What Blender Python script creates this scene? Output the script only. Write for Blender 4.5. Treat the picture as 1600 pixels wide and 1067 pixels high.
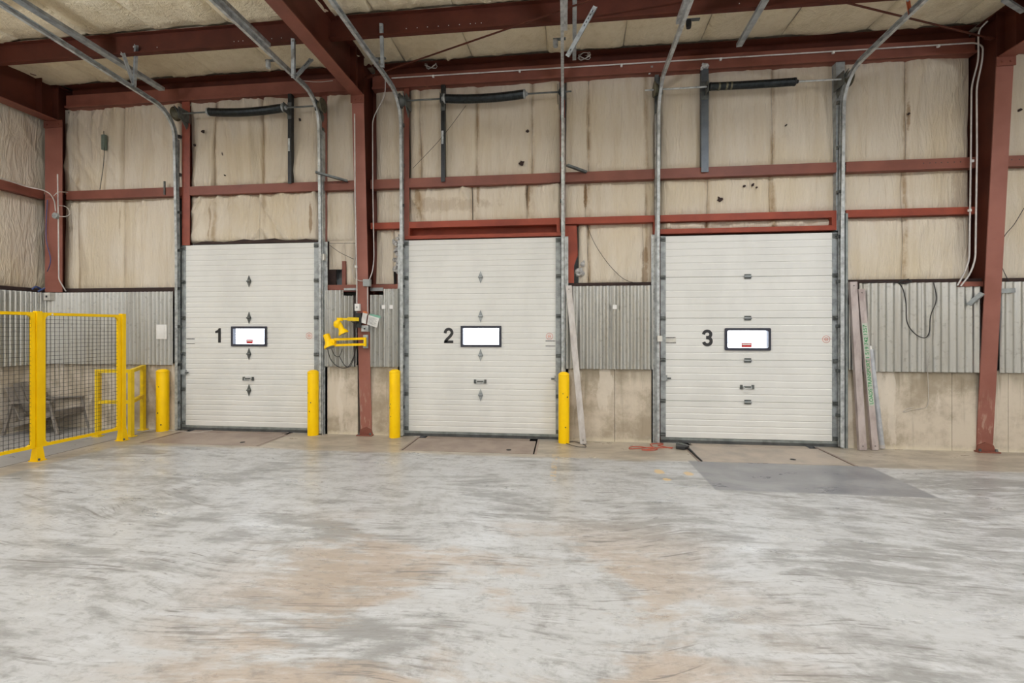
import bpy, math, random
import numpy as np
from mathutils import Vector, Matrix
from math import sin, cos, pi, atan, radians

S = bpy.context.scene
for o in list(bpy.data.objects): bpy.data.objects.remove(o)
COL = S.collection

# ------------------------------------------------------------------ camera, light, exposure
TH = atan(81/720); DIST = 6.874; EYE = 1.65
cam_d = bpy.data.cameras.new('camera'); cam = bpy.data.objects.new('camera', cam_d); COL.objects.link(cam)
cam.location = (0, -DIST, EYE); cam.rotation_euler = (pi/2, 0, TH)
cam_d.sensor_width = 36; cam_d.lens = 720/1600*36; cam_d.shift_y = -19.5/1600
cam_d.clip_start = .05; cam_d.clip_end = 400
S.camera = cam
S.view_settings.view_transform = 'Standard'; S.view_settings.look = 'None'
S.view_settings.gamma = 1; S.view_settings.exposure = -1.05; S.view_settings.use_curve_mapping = False
W = bpy.data.worlds.new('sky'); S.world = W; W.use_nodes = True
bg = W.node_tree.nodes['Background']; bg.inputs[0].default_value = (.96, .98, 1, 1); bg.inputs[1].default_value = 15.0

LIGHT_COL = (.915, .97, 1.06)
def bay_and_fill_lamp(x, y, power, up, size=.36, z=4.75):
    """a high-bay lamp shining down; its upward disk is added fill for the roof"""
    for e, rot, zz in ((power, 0, z), (up, pi, z+.12)):
        if not e: continue
        d = bpy.data.lights.new('bay_and_fill_light', 'AREA'); d.shape = 'DISK'; d.size = size
        d.energy = e; d.color = LIGHT_COL
        o = bpy.data.objects.new('bay_and_fill_light', d); COL.objects.link(o); o.location = (x, y, zz); o.rotation_euler = (rot, 0, 0)
for x, y, p, u, z in ((-7.4, -3.3, 205, 0, 5.15), (-2.2, -3.4, 115, 0, 5.15), (3.4, -3.3, 205, 0, 5.15), (9.8, -3.3, 170, 0, 5.15),  # the weakest lamp here is added to even the wall and lift the fence
                   (-6.0, -4.8, 25, 370, 4.5), (0.4, -4.8, 0, 380, 4.5), (6.5, -4.8, 25, 370, 4.5),  # added row, almost all upward, made up to brighten the roof
                   (-7, -9.5, 340, 150, 4.75), (-1.5, -9.5, 290, 170, 4.75), (4, -9.5, 340, 150, 4.75), (10, -9.5, 340, 150, 4.75),
                   (-5, -14, 280, 100, 4.75), (3, -14, 280, 100, 4.75), (10, -14, 280, 100, 4.75)):
    bay_and_fill_lamp(x, y, p, u, z=z)

# ------------------------------------------------------------------ helpers
def ray(px, py):
    t = (px-800)/720; u = (514-py)/720
    return (-sin(TH)+t*cos(TH), cos(TH)+t*sin(TH), u)
def P(px, py, y=0.):           # point of the photograph on the plane y = const
    d = ray(px, py); k = (y+DIST)/d[1]; return Vector((d[0]*k, y, EYE+d[2]*k))
def F(px, py, z=0.):           # ... on a level plane
    d = ray(px, py); k = (z-EYE)/d[2]; return Vector((d[0]*k, -DIST+d[1]*k, z))
def PX(px, py, X):
    d = ray(px, py); k = X/d[0]; return Vector((X, -DIST+d[1]*k, EYE+d[2]*k))
def lin(c):
    return tuple(((v/255)/12.92 if v/255 <= .04045 else ((v/255+.055)/1.055)**2.4) for v in c)+(1.,)

class MB:
    def __init__(s): s.v = []; s.f = []
    def add(s, v, f):
        n = len(s.v); s.v += [tuple(p) for p in v]; s.f += [tuple(i+n for i in q) for q in f]; return s
    def box(s, x0, x1, y0, y1, z0, z1):
        v = [(x, y, z) for z in (z0, z1) for y in (y0, y1) for x in (x0, x1)]
        return s.add(v, [(0,2,3,1),(4,5,7,6),(0,1,5,4),(2,6,7,3),(0,4,6,2),(1,3,7,5)])
    def bar(s, a, b, w, h, up=(0,0,1)):       # rectangular bar, w across, h along up
        a = Vector(a); b = Vector(b); d = (b-a).normalized(); u = Vector(up)
        if abs(d.dot(u)) > .98: u = Vector((0,1,0))
        r = d.cross(u).normalized(); u = r.cross(d)
        v = [p + r*(i*w/2) + u*(j*h/2) for p in (a, b) for j in (-1, 1) for i in (-1, 1)]
        return s.add(v, [(0,1,3,2),(4,6,7,5),(0,4,5,1),(2,3,7,6),(0,2,6,4),(1,5,7,3)])
    def tube(s, pts, r, n=8, cap=True, radii=None):
        pts = [Vector(p) for p in pts]; N = len(pts); vs = []; prev = None
        for i, p in enumerate(pts):
            d = (pts[min(i+1, N-1)]-pts[max(i-1, 0)]).normalized()
            if prev is None:
                q = Vector((0,0,1)) if abs(d.z) < .9 else Vector((1,0,0))
            else: q = prev
            a = d.cross(q).normalized(); b = a.cross(d).normalized(); prev = b
            rr = radii[i] if radii else r
            vs += [p + a*(cos(2*pi*k/n)*rr) + b*(sin(2*pi*k/n)*rr) for k in range(n)]
        fs = [(i*n+k, i*n+(k+1) % n, (i+1)*n+(k+1) % n, (i+1)*n+k) for i in range(N-1) for k in range(n)]
        if cap: fs += [tuple(range(n))[::-1], tuple((N-1)*n+k for k in range(n))]
        return s.add(vs, fs)
    def sweep(s, prof, pts, xdir=(1,0,0), closed=True):     # profile (a along xdir, b along path normal)
        pts = [Vector(p) for p in pts]; N = len(pts); n = len(prof); X = Vector(xdir); vs = []
        for i, p in enumerate(pts):
            d = (pts[min(i+1, N-1)]-pts[max(i-1, 0)]).normalized(); nn = d.cross(X).normalized()
            vs += [p + X*a + nn*b for a, b in prof]
        m = n if closed else n-1
        fs = [(i*n+k, i*n+(k+1) % n, (i+1)*n+(k+1) % n, (i+1)*n+k) for i in range(N-1) for k in range(m)]
        if closed: fs += [tuple(range(n))[::-1], tuple((N-1)*n+k for k in range(n))]
        return s.add(vs, fs)
    def prism(s, poly, y0, y1):        # polygon in x,z extruded along y
        n = len(poly)
        v = [(x, y0, z) for x, z in poly]+[(x, y1, z) for x, z in poly]
        return s.add(v, [tuple(range(n)), tuple(range(2*n-1, n-1, -1))]+[(k, k+n, (k+1) % n+n, (k+1) % n) for k in range(n)])
    def prism_x(s, poly, x0, x1):      # polygon in y,z extruded along x
        n = len(poly)
        v = [(x0, y, z) for y, z in poly]+[(x1, y, z) for y, z in poly]
        return s.add(v, [tuple(range(n)), tuple(range(2*n-1, n-1, -1))]+[(k, k+n, (k+1) % n+n, (k+1) % n) for k in range(n)])
    def lathe(s, c, axis, prof, n=20):   # prof: (distance along axis, radius)
        c = Vector(c); d = Vector(axis).normalized()
        q = Vector((0,0,1)) if abs(d.z) < .9 else Vector((1,0,0))
        a = d.cross(q).normalized(); b = a.cross(d)
        vs = [c+d*h+a*(cos(2*pi*k/n)*r)+b*(sin(2*pi*k/n)*r) for h, r in prof for k in range(n)]
        N = len(prof)
        fs = [(i*n+k, i*n+(k+1) % n, (i+1)*n+(k+1) % n, (i+1)*n+k) for i in range(N-1) for k in range(n)]
        fs += [tuple(range(n))[::-1], tuple((N-1)*n+k for k in range(n))]
        return s.add(vs, fs)
    def dots(s, pts, r, h=.004, nrm='y'):
        for p in pts:
            s.lathe(p, (0,-1,0) if nrm == 'y' else nrm, [(0, r), (h, r*.8)], 6)
        return s
ORG = {}
def build(name, mb, m, parent=None, smooth=None, loc=None):
    me = bpy.data.meshes.new(name)
    if parent is not None: o0 = ORG[parent.name]
    elif loc is not None: o0 = Vector(loc)
    else:
        a = np.array(mb.v); lo = a.min(0); hi = a.max(0); o0 = Vector(((lo[0]+hi[0])/2, (lo[1]+hi[1])/2, lo[2]))
    me.from_pydata([tuple(Vector(p)-o0) for p in mb.v], [], mb.f)
    me.materials.append(m)
    o = bpy.data.objects.new(name, me); COL.objects.link(o)
    if parent is not None: o.parent = parent
    else: o.location = o0
    ORG[o.name] = o0
    import bmesh
    b = bmesh.new(); b.from_mesh(me); bmesh.ops.recalc_face_normals(b, faces=b.faces); b.to_mesh(me); b.free()
    if smooth is not None:
        me.polygons.foreach_set('use_smooth', [True]*len(me.polygons))
        me.set_sharp_from_angle(angle=radians(smooth))
    return o
def thing(name, label, cat, loc, group=None):
    o = bpy.data.objects.new(name, None); COL.objects.link(o); o.location = loc; ORG[o.name] = Vector(loc)
    o.empty_display_size = .1
    return tag(o, label, cat, group)
def tag(o, label, cat, group=None):
    for a, b in (('doors 2 and 3', 'doors two and three'), ('doors 1 and 2', 'doors one and two'), ('door 1', 'door one'), ('door 2', 'door two'), ('door 3', 'door three')): label = label.replace(a, b)
    o['label'] = label; o['category'] = cat
    if group: o['group'] = group
    return o
def structure(name, loc=(0,0,0)):
    o = bpy.data.objects.new(name, None); COL.objects.link(o); o.location = loc; ORG[o.name] = Vector(loc)
    o['kind'] = 'structure'; return o
def smooth_path(pts, k=6):
    pts = [Vector(p) for p in pts]; out = []
    for i in range(len(pts)-1):
        p0 = pts[max(i-1, 0)]; p1 = pts[i]; p2 = pts[i+1]; p3 = pts[min(i+2, len(pts)-1)]
        for j in range(k):
            t = j/k
            out.append(.5*((2*p1)+(-p0+p2)*t+(2*p0-5*p1+4*p2-p3)*t*t+(-p0+3*p1-3*p2+p3)*t**3))
    return out+[pts[-1]]
def fillet(pts, r, k=5):      # round the corners of a polyline
    pts = [Vector(p) for p in pts]; out = [pts[0]]
    for i in range(1, len(pts)-1):
        a, b, c = pts[i-1], pts[i], pts[i+1]; d1 = (a-b); d2 = (c-b); rr = min(r, d1.length*.45, d2.length*.45)
        p = b+d1.normalized()*rr; q = b+d2.normalized()*rr
        for j in range(k+1):
            t = j/k; out.append((1-t)**2*p+2*t*(1-t)*b+t*t*q)
    return out+[pts[-1]]

# ------------------------------------------------------------------ materials
class NT:
    def __init__(s, name):
        s.m = bpy.data.materials.new(name); s.m.use_nodes = True; s.t = s.m.node_tree; s.n = s.t.nodes
        s.b = s.n['Principled BSDF']; s.pos = s.n.new('ShaderNodeNewGeometry').outputs['Position']
    def L(s, a, b): s.t.links.new(a, b)
    def mapping(s, scale=(1,1,1), rot=(0,0,0), loc=(0,0,0), src=None):
        n = s.n.new('ShaderNodeMapping'); n.vector_type = 'POINT'
        n.inputs['Scale'].default_value = scale; n.inputs['Rotation'].default_value = rot; n.inputs['Location'].default_value = loc
        s.L(src or s.pos, n.inputs[0]); return n.outputs[0]
    def noise(s, vec, scale, detail=4, rough=.55, dist=0):
        n = s.n.new('ShaderNodeTexNoise'); n.inputs['Scale'].default_value = scale; n.inputs['Detail'].default_value = detail
        n.inputs['Roughness'].default_value = rough; n.inputs['Distortion'].default_value = dist
        s.L(vec, n.inputs['Vector']); return n.outputs['Fac']
    def ramp(s, fac, lo, hi, a=0., b=1.):
        n = s.n.new('ShaderNodeMapRange'); n.interpolation_type = 'SMOOTHSTEP'
        for i, v in zip((1, 2, 3, 4), (lo, hi, a, b)): n.inputs[i].default_value = v
        s.L(fac, n.inputs[0]); return n.outputs[0]
    def math(s, op, a, b=None):
        n = s.n.new('ShaderNodeMath'); n.operation = op
        for i, v in enumerate((a, b)):
            if v is None: continue
            if isinstance(v, (int, float)): n.inputs[i].default_value = v
            else: s.L(v, n.inputs[i])
        return n.outputs[0]
    def mix(s, fac, a, b, mode='MIX'):
        n = s.n.new('ShaderNodeMix'); n.data_type = 'RGBA'; n.blend_type = mode
        for i, v in ((0, fac), (6, a), (7, b)):
            if isinstance(v, (int, float)): n.inputs[i].default_value = v
            elif isinstance(v, tuple): n.inputs[i].default_value = v
            else: s.L(v, n.inputs[i])
        return n.outputs[2]
    def xyz(s):
        n = s.n.new('ShaderNodeSeparateXYZ'); s.L(s.pos, n.inputs[0]); return n.outputs
    def bump(s, h, strength=.3, dist=.01):
        n = s.n.new('ShaderNodeBump'); n.inputs['Strength'].default_value = strength; n.inputs['Distance'].default_value = dist
        s.L(h, n.inputs['Height']); s.L(n.outputs[0], s.b.inputs['Normal'])
    def fin(s, color=None, rough=.5, metal=0., spec=.5):
        if color is not None:
            if isinstance(color, tuple): s.b.inputs['Base Color'].default_value = color
            else: s.L(color, s.b.inputs['Base Color'])
        if isinstance(rough, (int, float)): s.b.inputs['Roughness'].default_value = rough
        else: s.L(rough, s.b.inputs['Roughness'])
        s.b.inputs['Metallic'].default_value = metal; s.b.inputs['Specular IOR Level'].default_value = spec
        return s.m
def simple(name, c, rough=.5, metal=0., var=.12, scale=9, stretch=(1,1,1), spec=.5, dark=None, bump=0, th=(.35, .7)):
    t = NT(name); v = t.mapping(stretch); n = t.noise(v, scale, 5, .6)
    d = dark or tuple(x*(1-var) for x in c)
    col = t.mix(t.ramp(n, *th), lin(c), lin(d))
    if bump: t.bump(t.noise(v, scale*4, 4), bump, .01)
    return t.fin(col, rough, metal, spec)

M = {}
M['steel_brown'] = simple('red oxide painted steel', (130, 76, 62), .55, 0, .2, 2.2, spec=.45, dark=(114, 64, 52))
M['steel_red'] = simple('bright red oxide steel', (150, 68, 48), .55, 0, .2, 3, spec=.35, dark=(128, 56, 40))
M['steel_shade'] = simple('shaded oxide steel', (88, 44, 32), .55, 0, .2, 2.2, spec=.25, dark=(74, 36, 26))  # red oxide steel with shade painted in as a darker base
M['galv'] = simple('galvanised steel', (196, 200, 200), .4, .35, .25, 14)
M['galv_dull'] = simple('dull galvanised steel', (170, 175, 176), .5, .25, .22, 10)
M['galv_dark'] = simple('dark weathered steel', (104, 108, 106), .5, .3, .3, 10)
M['black'] = simple('black painted steel', (38, 40, 42), .45, .2, .3, 12)
M['spring'] = simple('oiled black spring', (40, 46, 48), .35, .6, .4, 20)
M['drum'] = simple('cast drum olive', (112, 108, 88), .5, .4, .3, 16)
M['door'] = simple('white door enamel', (226, 225, 220), .42, 0, .04, 1.6, (1, 1, .5), .4, bump=0)
M['seal'] = simple('grey rubber seal', (78, 80, 80), .6, 0, .3, 8)
M['seal_alu'] = simple('aluminium retainer', (150, 156, 154), .5, .5, .2, 8)
M['yellow'] = simple('safety yellow paint', (255, 208, 0), .4, 0, .05, 5, dark=(250, 200, 0), spec=.25)
M['yellow_dull'] = simple('worn yellow paint', (232, 196, 10), .5, 0, .15, 7, dark=(206, 172, 24), th=(.45, .75))
M['plate'] = simple('worn leveller plate', (162, 146, 134), .5, .1, .2, 2.4, dark=(138, 122, 112), bump=.1)
M['plate_beige'] = simple('beige leveller plate', (182, 168, 154), .5, .1, .15, 2.4, dark=(158, 148, 138), bump=.1)
M['pit'] = simple('dark pit concrete', (40, 38, 36), .8)
M['chair'] = simple('dark grey plastic', (138, 130, 121), .45, 0, .15, 8)
M['wire'] = simple('black mesh wire', (40, 42, 46), .5)
M['cable_black'] = simple('black cable rubber', (45, 44, 44), .6)
M['cable_white'] = simple('grey white cable', (205, 198, 190), .5)
M['conduit'] = simple('grey pvc conduit', (205, 200, 196), .45)
M['cord'] = simple('orange red cord', (184, 92, 72), .55)
M['white'] = simple('white plastic', (232, 230, 226), .5, 0, .04)
M['box_grey'] = simple('grey electrical box', (160, 164, 162), .5, .1)
M['beam_white'] = simple('scuffed white aluminium beam', (205, 200, 196), .5, .15, .2, 9, (1,1,.4), dark=(176, 168, 162))
M['beam_pink'] = simple('scuffed aluminium beam', (190, 178, 174), .5, .15, .2, 9, (1,1,.4), dark=(160, 146, 142))
M['pipe_grey'] = simple('grey tube', (200, 203, 208), .4, .2, .12, 9)
M['ink'] = simple('black vinyl', (42, 42, 44), .5)
M['green'] = simple('green marker ink', (44, 128, 72), .6, 0, .3, 60, dark=(90, 160, 110))
M['green_pale'] = simple('pale green tape', (190, 196, 182), .6)
M['red'] = simple('red sticker', (206, 60, 60), .5)
M['red_pale'] = simple('faded red sticker', (216, 150, 136), .5)
M['label'] = simple('printed label', (214, 210, 200), .5)
M['paper'] = simple('paper', (222, 220, 216), .6)
M['teal'] = simple('teal folder', (120, 170, 150), .6)
M['orange'] = simple('orange tape', (206, 110, 60), .6)
M['blue'] = simple('blue cable', (60, 78, 130), .5)
M['sheath'] = simple('bluish outer sheathing', (165, 174, 178), .5, .2, .12, 3)
M['dark'] = simple('dark wall cavity', (58, 42, 38), .9)
M['frame_win'] = simple('black window frame', (52, 54, 66), .4)
M['orange_rod'] = simple('orange rod', (180, 90, 50), .5)
M['gray_wall'] = simple('plain far wall', (188, 176, 156), .8)
M['fluff'] = simple('torn insulation foil', (190, 188, 186), .7, 0, .35, 25, dark=(120, 116, 112))

def insulation_mat(name, c, d, stains=True):
    t = NT(name)
    x, y, z = t.xyz()
    streak = t.noise(t.mapping((6, 6, .45)), 1.4, 6, .65)
    big = t.noise(t.pos, .7, 3)
    col = t.mix(t.ramp(streak, .42, .75), lin(c), lin(d))
    col = t.mix(t.math('MULTIPLY', t.ramp(big, .45, .7), .35), col, lin((204, 184, 144)))
    drip = t.noise(t.mapping((14, 14, .35), loc=(3, 0, 1)), 1.0, 6, .7)
    col = t.mix(t.math('MULTIPLY', t.ramp(drip, .62, .78), .5), col, lin((158, 132, 92)))
    speck = t.noise(t.mapping((1, 1, .7)), 5.5, 2, .4)
    col = t.mix(t.ramp(speck, .80, .83), col, lin((70, 56, 44)))
    rag = t.noise(t.mapping((3, 3, 2.2)), 2.2, 7, .75)
    if stains:      # brown weeping along the taped seams and at a few rust spots
        run = t.noise(t.mapping((2, 2, 1.1)), 1.6, 5, .7)
        for px, am in ((122, .5), (193, .35), (336, .6), (412, .5), (657, .6), (745, .7), (832, .6), (920, .75), (1010, .6), (1105, .7), (1208, .8), (1415, .8)):
            u = P(px, 300, .08).x
            dist = t.math('ABSOLUTE', t.math('ADD', t.math('SUBTRACT', x, u), t.math('MULTIPLY', t.math('SUBTRACT', streak, .5), .10)))
            m_ = t.math('MULTIPLY', t.ramp(dist, .055, .0), t.ramp(run, .36, .62))
            col = t.mix(t.math('MULTIPLY', m_, am), col, lin((138, 108, 66)))
        for px, py, rx, rz, am in ((329, 345, .018, .34, .5), (487, 345, .03, .30, .7), (340, 165, .04, .3, .4), (1421, 180, .022, .26, .7), (747, 300, .03, .3, .6), (825, 310, .04, .3, .7),
                               (915, 305, .03, .22, .9), (652, 310, .05, .3, .6), (1008, 420, .05, .4, .6), (1500, 300, .12, .5, .3), (700, 320, .9, .12, .3), (186, 350, .015, .3, .35)):
            q = P(px, py, .08)
            a = t.math('POWER', t.math('DIVIDE', t.math('SUBTRACT', x, q.x), rx), 2); b = t.math('POWER', t.math('DIVIDE', t.math('SUBTRACT', z, q.z), rz), 2)
            d_ = t.math('ADD', t.math('ADD', a, b), t.math('MULTIPLY', t.math('SUBTRACT', rag, .5), 4.5))
            col = t.mix(t.math('MULTIPLY', t.ramp(d_, 1.1, .2), am), col, lin((128, 96, 56)))
    # sharp creases of the vinyl facing
    cr = t.noise(t.mapping((9, 9, 1.5), rot=(0, .22, 0)), 1.3, 4, .55, .5); cr2 = t.noise(t.mapping((16, 16, 2.6), rot=(0, -.3, 0), loc=(5, 2, 1)), 1.2, 4, .55, .4)
    rid = t.math('ADD', t.math('ABSOLUTE', t.math('SUBTRACT', cr, .5)), t.math('MULTIPLY', t.math('ABSOLUTE', t.math('SUBTRACT', cr2, .5)), .5))
    t.bump(t.math('ADD', rid, t.math('MULTIPLY', rag, .10)), .65, .05)
    return t.fin(col, .55, 0, .35)
M['insul'] = insulation_mat('cream insulation facing', (212, 201, 184), (202, 188, 166))
M['insul_roof'] = insulation_mat('roof insulation facing', (232, 220, 192), (218, 204, 172), False)

t = NT('galvanised corrugated sheet')
n1 = t.noise(t.mapping((7, 7, .5)), 1.5, 5, .6); n2 = t.noise(t.pos, 18, 3)
col = t.mix(t.ramp(n1, .4, .72), lin((206, 207, 204)), lin((188, 187, 181)))
col = t.mix(t.math('MULTIPLY', t.ramp(n2, .55, .75), .35), col, lin((130, 128, 120)))
M['corr'] = t.fin(col, .30, .9)

t = NT('stained cast concrete')
n1 = t.noise(t.pos, 1.3, 8, .7); n2 = t.noise(t.mapping((10, 10, .7)), 1.0, 6, .65); n3 = t.noise(t.pos, 11, 7, .72)
z = t.xyz()
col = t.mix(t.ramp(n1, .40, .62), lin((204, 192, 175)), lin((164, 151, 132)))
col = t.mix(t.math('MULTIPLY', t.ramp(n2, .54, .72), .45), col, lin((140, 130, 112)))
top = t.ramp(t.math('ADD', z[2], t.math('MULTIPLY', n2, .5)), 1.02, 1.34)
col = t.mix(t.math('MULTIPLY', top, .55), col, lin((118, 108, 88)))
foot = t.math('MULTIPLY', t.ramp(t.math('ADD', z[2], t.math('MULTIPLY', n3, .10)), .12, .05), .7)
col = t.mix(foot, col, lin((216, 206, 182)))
white = t.math('MULTIPLY', t.ramp(t.noise(t.mapping((2.6, 2.6, .7), loc=(1.7, 0, 0)), 1.0, 8, .6), .56, .60), .6)
col = t.mix(white, col, lin((214, 204, 190)))
col = t.mix(t.math('MULTIPLY', t.ramp(n3, .60, .74), .5), col, lin((128, 114, 96)))
t.bump(n3, .3, .01)
M['concrete'] = t.fin(col, .8, 0, .3)
# column paint, lit tone in the base colour, scraped away near the foot
t = NT('lit scraped column paint')
z = t.xyz()
n1 = t.noise(t.mapping((16, 16, 3.2)), 1.6, 6, .65); n2 = t.noise(t.pos, 2.2, 4)
col = t.mix(t.ramp(n2, .35, .7), lin((148, 94, 82)), lin((134, 82, 70)))
low = t.math('MULTIPLY', t.ramp(z[2], .95, .25), t.ramp(n1, .50, .62))
col = t.mix(t.math('MULTIPLY', low, .75), col, lin((176, 146, 130)))
M['steel_lit_scraped'] = t.fin(col, .55, 0, .45)

t = NT('worn painted concrete floor')
x, y, _z = t.xyz()
wn = t.n.new('ShaderNodeTexNoise'); wn.inputs['Scale'].default_value = .32; wn.inputs['Detail'].default_value = 2
t.L(t.pos, wn.inputs['Vector'])
def warp(k):
    a = t.n.new('ShaderNodeVectorMath'); a.operation = 'SUBTRACT'; t.L(wn.outputs['Color'], a.inputs[0]); a.inputs[1].default_value = (.5, .5, .5)
    b = t.n.new('ShaderNodeVectorMath'); b.operation = 'SCALE'; t.L(a.outputs[0], b.inputs[0]); b.inputs['Scale'].default_value = k
    c = t.n.new('ShaderNodeVectorMath'); c.operation = 'ADD'; t.L(t.pos, c.inputs[0]); t.L(b.outputs[0], c.inputs[1]); return c.outputs[0]
W1, W2 = warp(.9), warp(1.7)
big = t.noise(t.mapping((.7, 1.2, 1), rot=(0, 0, .35)), .8, 10, .68, .25)
mid = t.noise(t.mapping((1.0, 2.2, 1), rot=(0, 0, .4), loc=(4, 1, 0), src=W1), 1.5, 9, .68, .3)
brush = t.noise(t.mapping((1.0, 4.4, 1), rot=(0, 0, .45), src=W1), 2.2, 9, .68)
brush2 = t.noise(t.mapping((2.6, 1.0, 1), rot=(0, 0, .3), loc=(9, 3, 0), src=W2), 2.4, 10, .74)
fine = t.noise(t.mapping((1.3, 2.6, 1), rot=(0, 0, .6), src=W1), 11, 6, .7)
scr1 = t.noise(t.mapping((1.0, 16, 1), rot=(0, 0, .7), src=W2), 2.0, 3, .55)
scr2 = t.noise(t.mapping((1.0, 18, 1), rot=(0, 0, -.55), loc=(2, 5, 0), src=W1), 2.3, 3, .55)
scr3 = t.noise(t.mapping((1.0, 20, 1), rot=(0, 0, 1.45), loc=(5, 2, 0), src=W2), 2.0, 3, .55)
tan = t.noise(t.mapping((.8, 1.3, 1), rot=(0, 0, .5), loc=(7.3, 2.1, 0), src=W1), .9, 8, .62, .2)
PAINT, GREY, TAN = lin((184, 184, 184)), lin((130, 129, 127)), lin((174, 157, 141))
# scuffed off dark patches with streaky edges
m1 = t.math('ADD', t.math('MULTIPLY', big, .55), t.math('MULTIPLY', brush, .45))
paint = t.mix(t.math('MULTIPLY', t.ramp(m1, .485, .58), .75), PAINT, GREY)
m2 = t.math('ADD', t.math('MULTIPLY', mid, .5), t.math('MULTIPLY', brush2, .5))
paint = t.mix(t.math('MULTIPLY', t.ramp(m2, .50, .60), .55), paint, lin((146, 144, 142)))
near = t.ramp(y, -2.5, -3.7)
cen = t.math('MULTIPLY', t.ramp(x, -2.7, -1.5), t.ramp(x, 1.7, .3))
tm = t.math('MULTIPLY', t.math('MULTIPLY', near, cen), t.ramp(t.math('ADD', t.math('MULTIPLY', tan, .7), t.math('MULTIPLY', brush, .3)), .46, .56))
paint = t.mix(t.math('MULTIPLY', tm, .75), paint, TAN)
paint = t.mix(t.math('MULTIPLY', t.ramp(brush, .47, .36), .4), paint, lin((202, 203, 205)))
paint = t.mix(t.math('MULTIPLY', t.ramp(fine, .52, .68), .45), paint, lin((132, 130, 127)))
grit = t.noise(t.mapping((1.1, 1.8, 1), rot=(0, 0, .2), loc=(3, 8, 0)), 4.5, 9, .78)
paint = t.mix(t.math('MULTIPLY', t.ramp(grit, .52, .66), .55), paint, lin((126, 124, 121)))
paint = t.mix(t.math('MULTIPLY', t.ramp(grit, .44, .34), .35), paint, lin((200, 200, 201)))
gate = t.ramp(mid, .44, .58)
for sc, am in ((scr1, .75), (scr2, .65), (scr3, .6)):
    paint = t.mix(t.math('MULTIPLY', t.math('MULTIPLY', t.ramp(sc, .61, .67), gate), am), paint, lin((112, 108, 104)))
    paint = t.mix(t.math('MULTIPLY', t.ramp(sc, .33, .27), .3), paint, lin((208, 209, 211)))
BEIGE = t.mix(t.ramp(mid, .4, .65), lin((178, 167, 151)), lin((152, 142, 129)))
edge = t.math('ADD', y, t.math('MULTIPLY', t.math('SUBTRACT', mid, .5), .3))
inx = t.ramp(t.math('ADD', x, t.math('MULTIPLY', t.math('SUBTRACT', mid, .5), .12)), -6.32, -6.22)
pm = t.math('MULTIPLY', inx, t.ramp(edge, -.88, -1.0))
col = t.mix(pm, BEIGE, paint)
GR = t.mix(t.ramp(mid, .4, .66), lin((120, 120, 124)), lin((146, 146, 147)))
patch = t.math('MULTIPLY', t.math('MULTIPLY', t.ramp(x, 1.53, 1.56), t.ramp(x, 3.66, 3.62)),
               t.math('MULTIPLY', t.ramp(y, -1.96, -1.92), t.ramp(edge, -.86, -.95)))
col = t.mix(patch, col, GR)
behind = t.math('MULTIPLY', t.ramp(x, -6.66, -6.70), .8)
col = t.mix(behind, col, lin((158, 156, 154)))
# worn yellow line and blots of yellow paint
def blot(cx, cy, rx, ry):
    a = t.math('POWER', t.math('DIVIDE', t.math('SUBTRACT', x, cx), rx), 2)
    b = t.math('POWER', t.math('DIVIDE', t.math('SUBTRACT', y, cy), ry), 2)
    d = t.math('ADD', t.math('ADD', a, b), t.math('MULTIPLY', t.math('SUBTRACT', fine, .5), 2.2))
    return t.ramp(d, 1.1, .6)
ym = t.math('MULTIPLY', t.math('MULTIPLY', t.ramp(x, -.16, -.145), t.ramp(x, -.075, -.09)),
            t.math('MULTIPLY', t.ramp(y, -1.9, -1.8), t.ramp(y, -.7, -.8)))
ym = t.math('MULTIPLY', ym, t.ramp(fine, .5, .42))
col = t.mix(t.math('MULTIPLY', ym, .6), col, lin((216, 180, 110)))
for px, py, rx, ry in ((1030, 737, .06, .09), (1076, 740, .06, .07), (1042, 749, .05, .05)):
    q = F(px, py); col = t.mix(t.math('MULTIPLY', blot(q.x, q.y, rx, ry), .7), col, lin((222, 186, 120)))
t.bump(t.math('ADD', fine, t.math('MULTIPLY', mid, .6)), .10, .006)
M['floor'] = t.fin(col, t.ramp(mid, .35, .65, .27, .40), 0, .42)

m = bpy.data.materials.new('clear glazing'); m.use_nodes = True; nt = m.node_tree
nt.nodes.remove(nt.nodes['Principled BSDF'])
tr = nt.nodes.new('ShaderNodeBsdfTransparent'); tr.inputs[0].default_value = (.93, .96, 1, 1)
gl = nt.nodes.new('ShaderNodeBsdfGlossy'); gl.inputs['Roughness'].default_value = .03
mx = nt.nodes.new('ShaderNodeMixShader'); mx.inputs[0].default_value = .05
nt.links.new(tr.outputs[0], mx.inputs[1]); nt.links.new(gl.outputs[0], mx.inputs[2])
nt.links.new(mx.outputs[0], nt.nodes['Material Output'].inputs[0]); M['glass'] = m
M['snow'] = simple('pale yard', (225, 228, 232), .9)
M['treeline'] = simple('hazy trees', (205, 212, 220), .9)

# ------------------------------------------------------------------ setting
XL, XR, YB, ZR = -8.70, 14.0, -16.0, 5.76
SILL0, SILL1 = 1.085, 2.28                    # corrugated sheet from / to
G1a, G1b = 3.83, 3.97                         # upper girt
G0a, G0b = 3.205, 3.30                        # header girt
COLX = ((-8.66, -8.34), (-3.150, -2.965), (5.525, 5.722))
DOORS = []                                     # x0, x1, ztop
for a, b, tp in ((284, 498, 381), (631.5, 876, 373), (1032, 1309, 366)):
    p, q = P(a, 500, .03), P(b, 500, .03); DOORS.append((p.x, q.x, P((a+b)/2, tp, .03).z))
LEV = [(-6.10, -4.29, -.83), (-2.20, -.385, -.81), (1.69, 3.49, -.90)]

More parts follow.
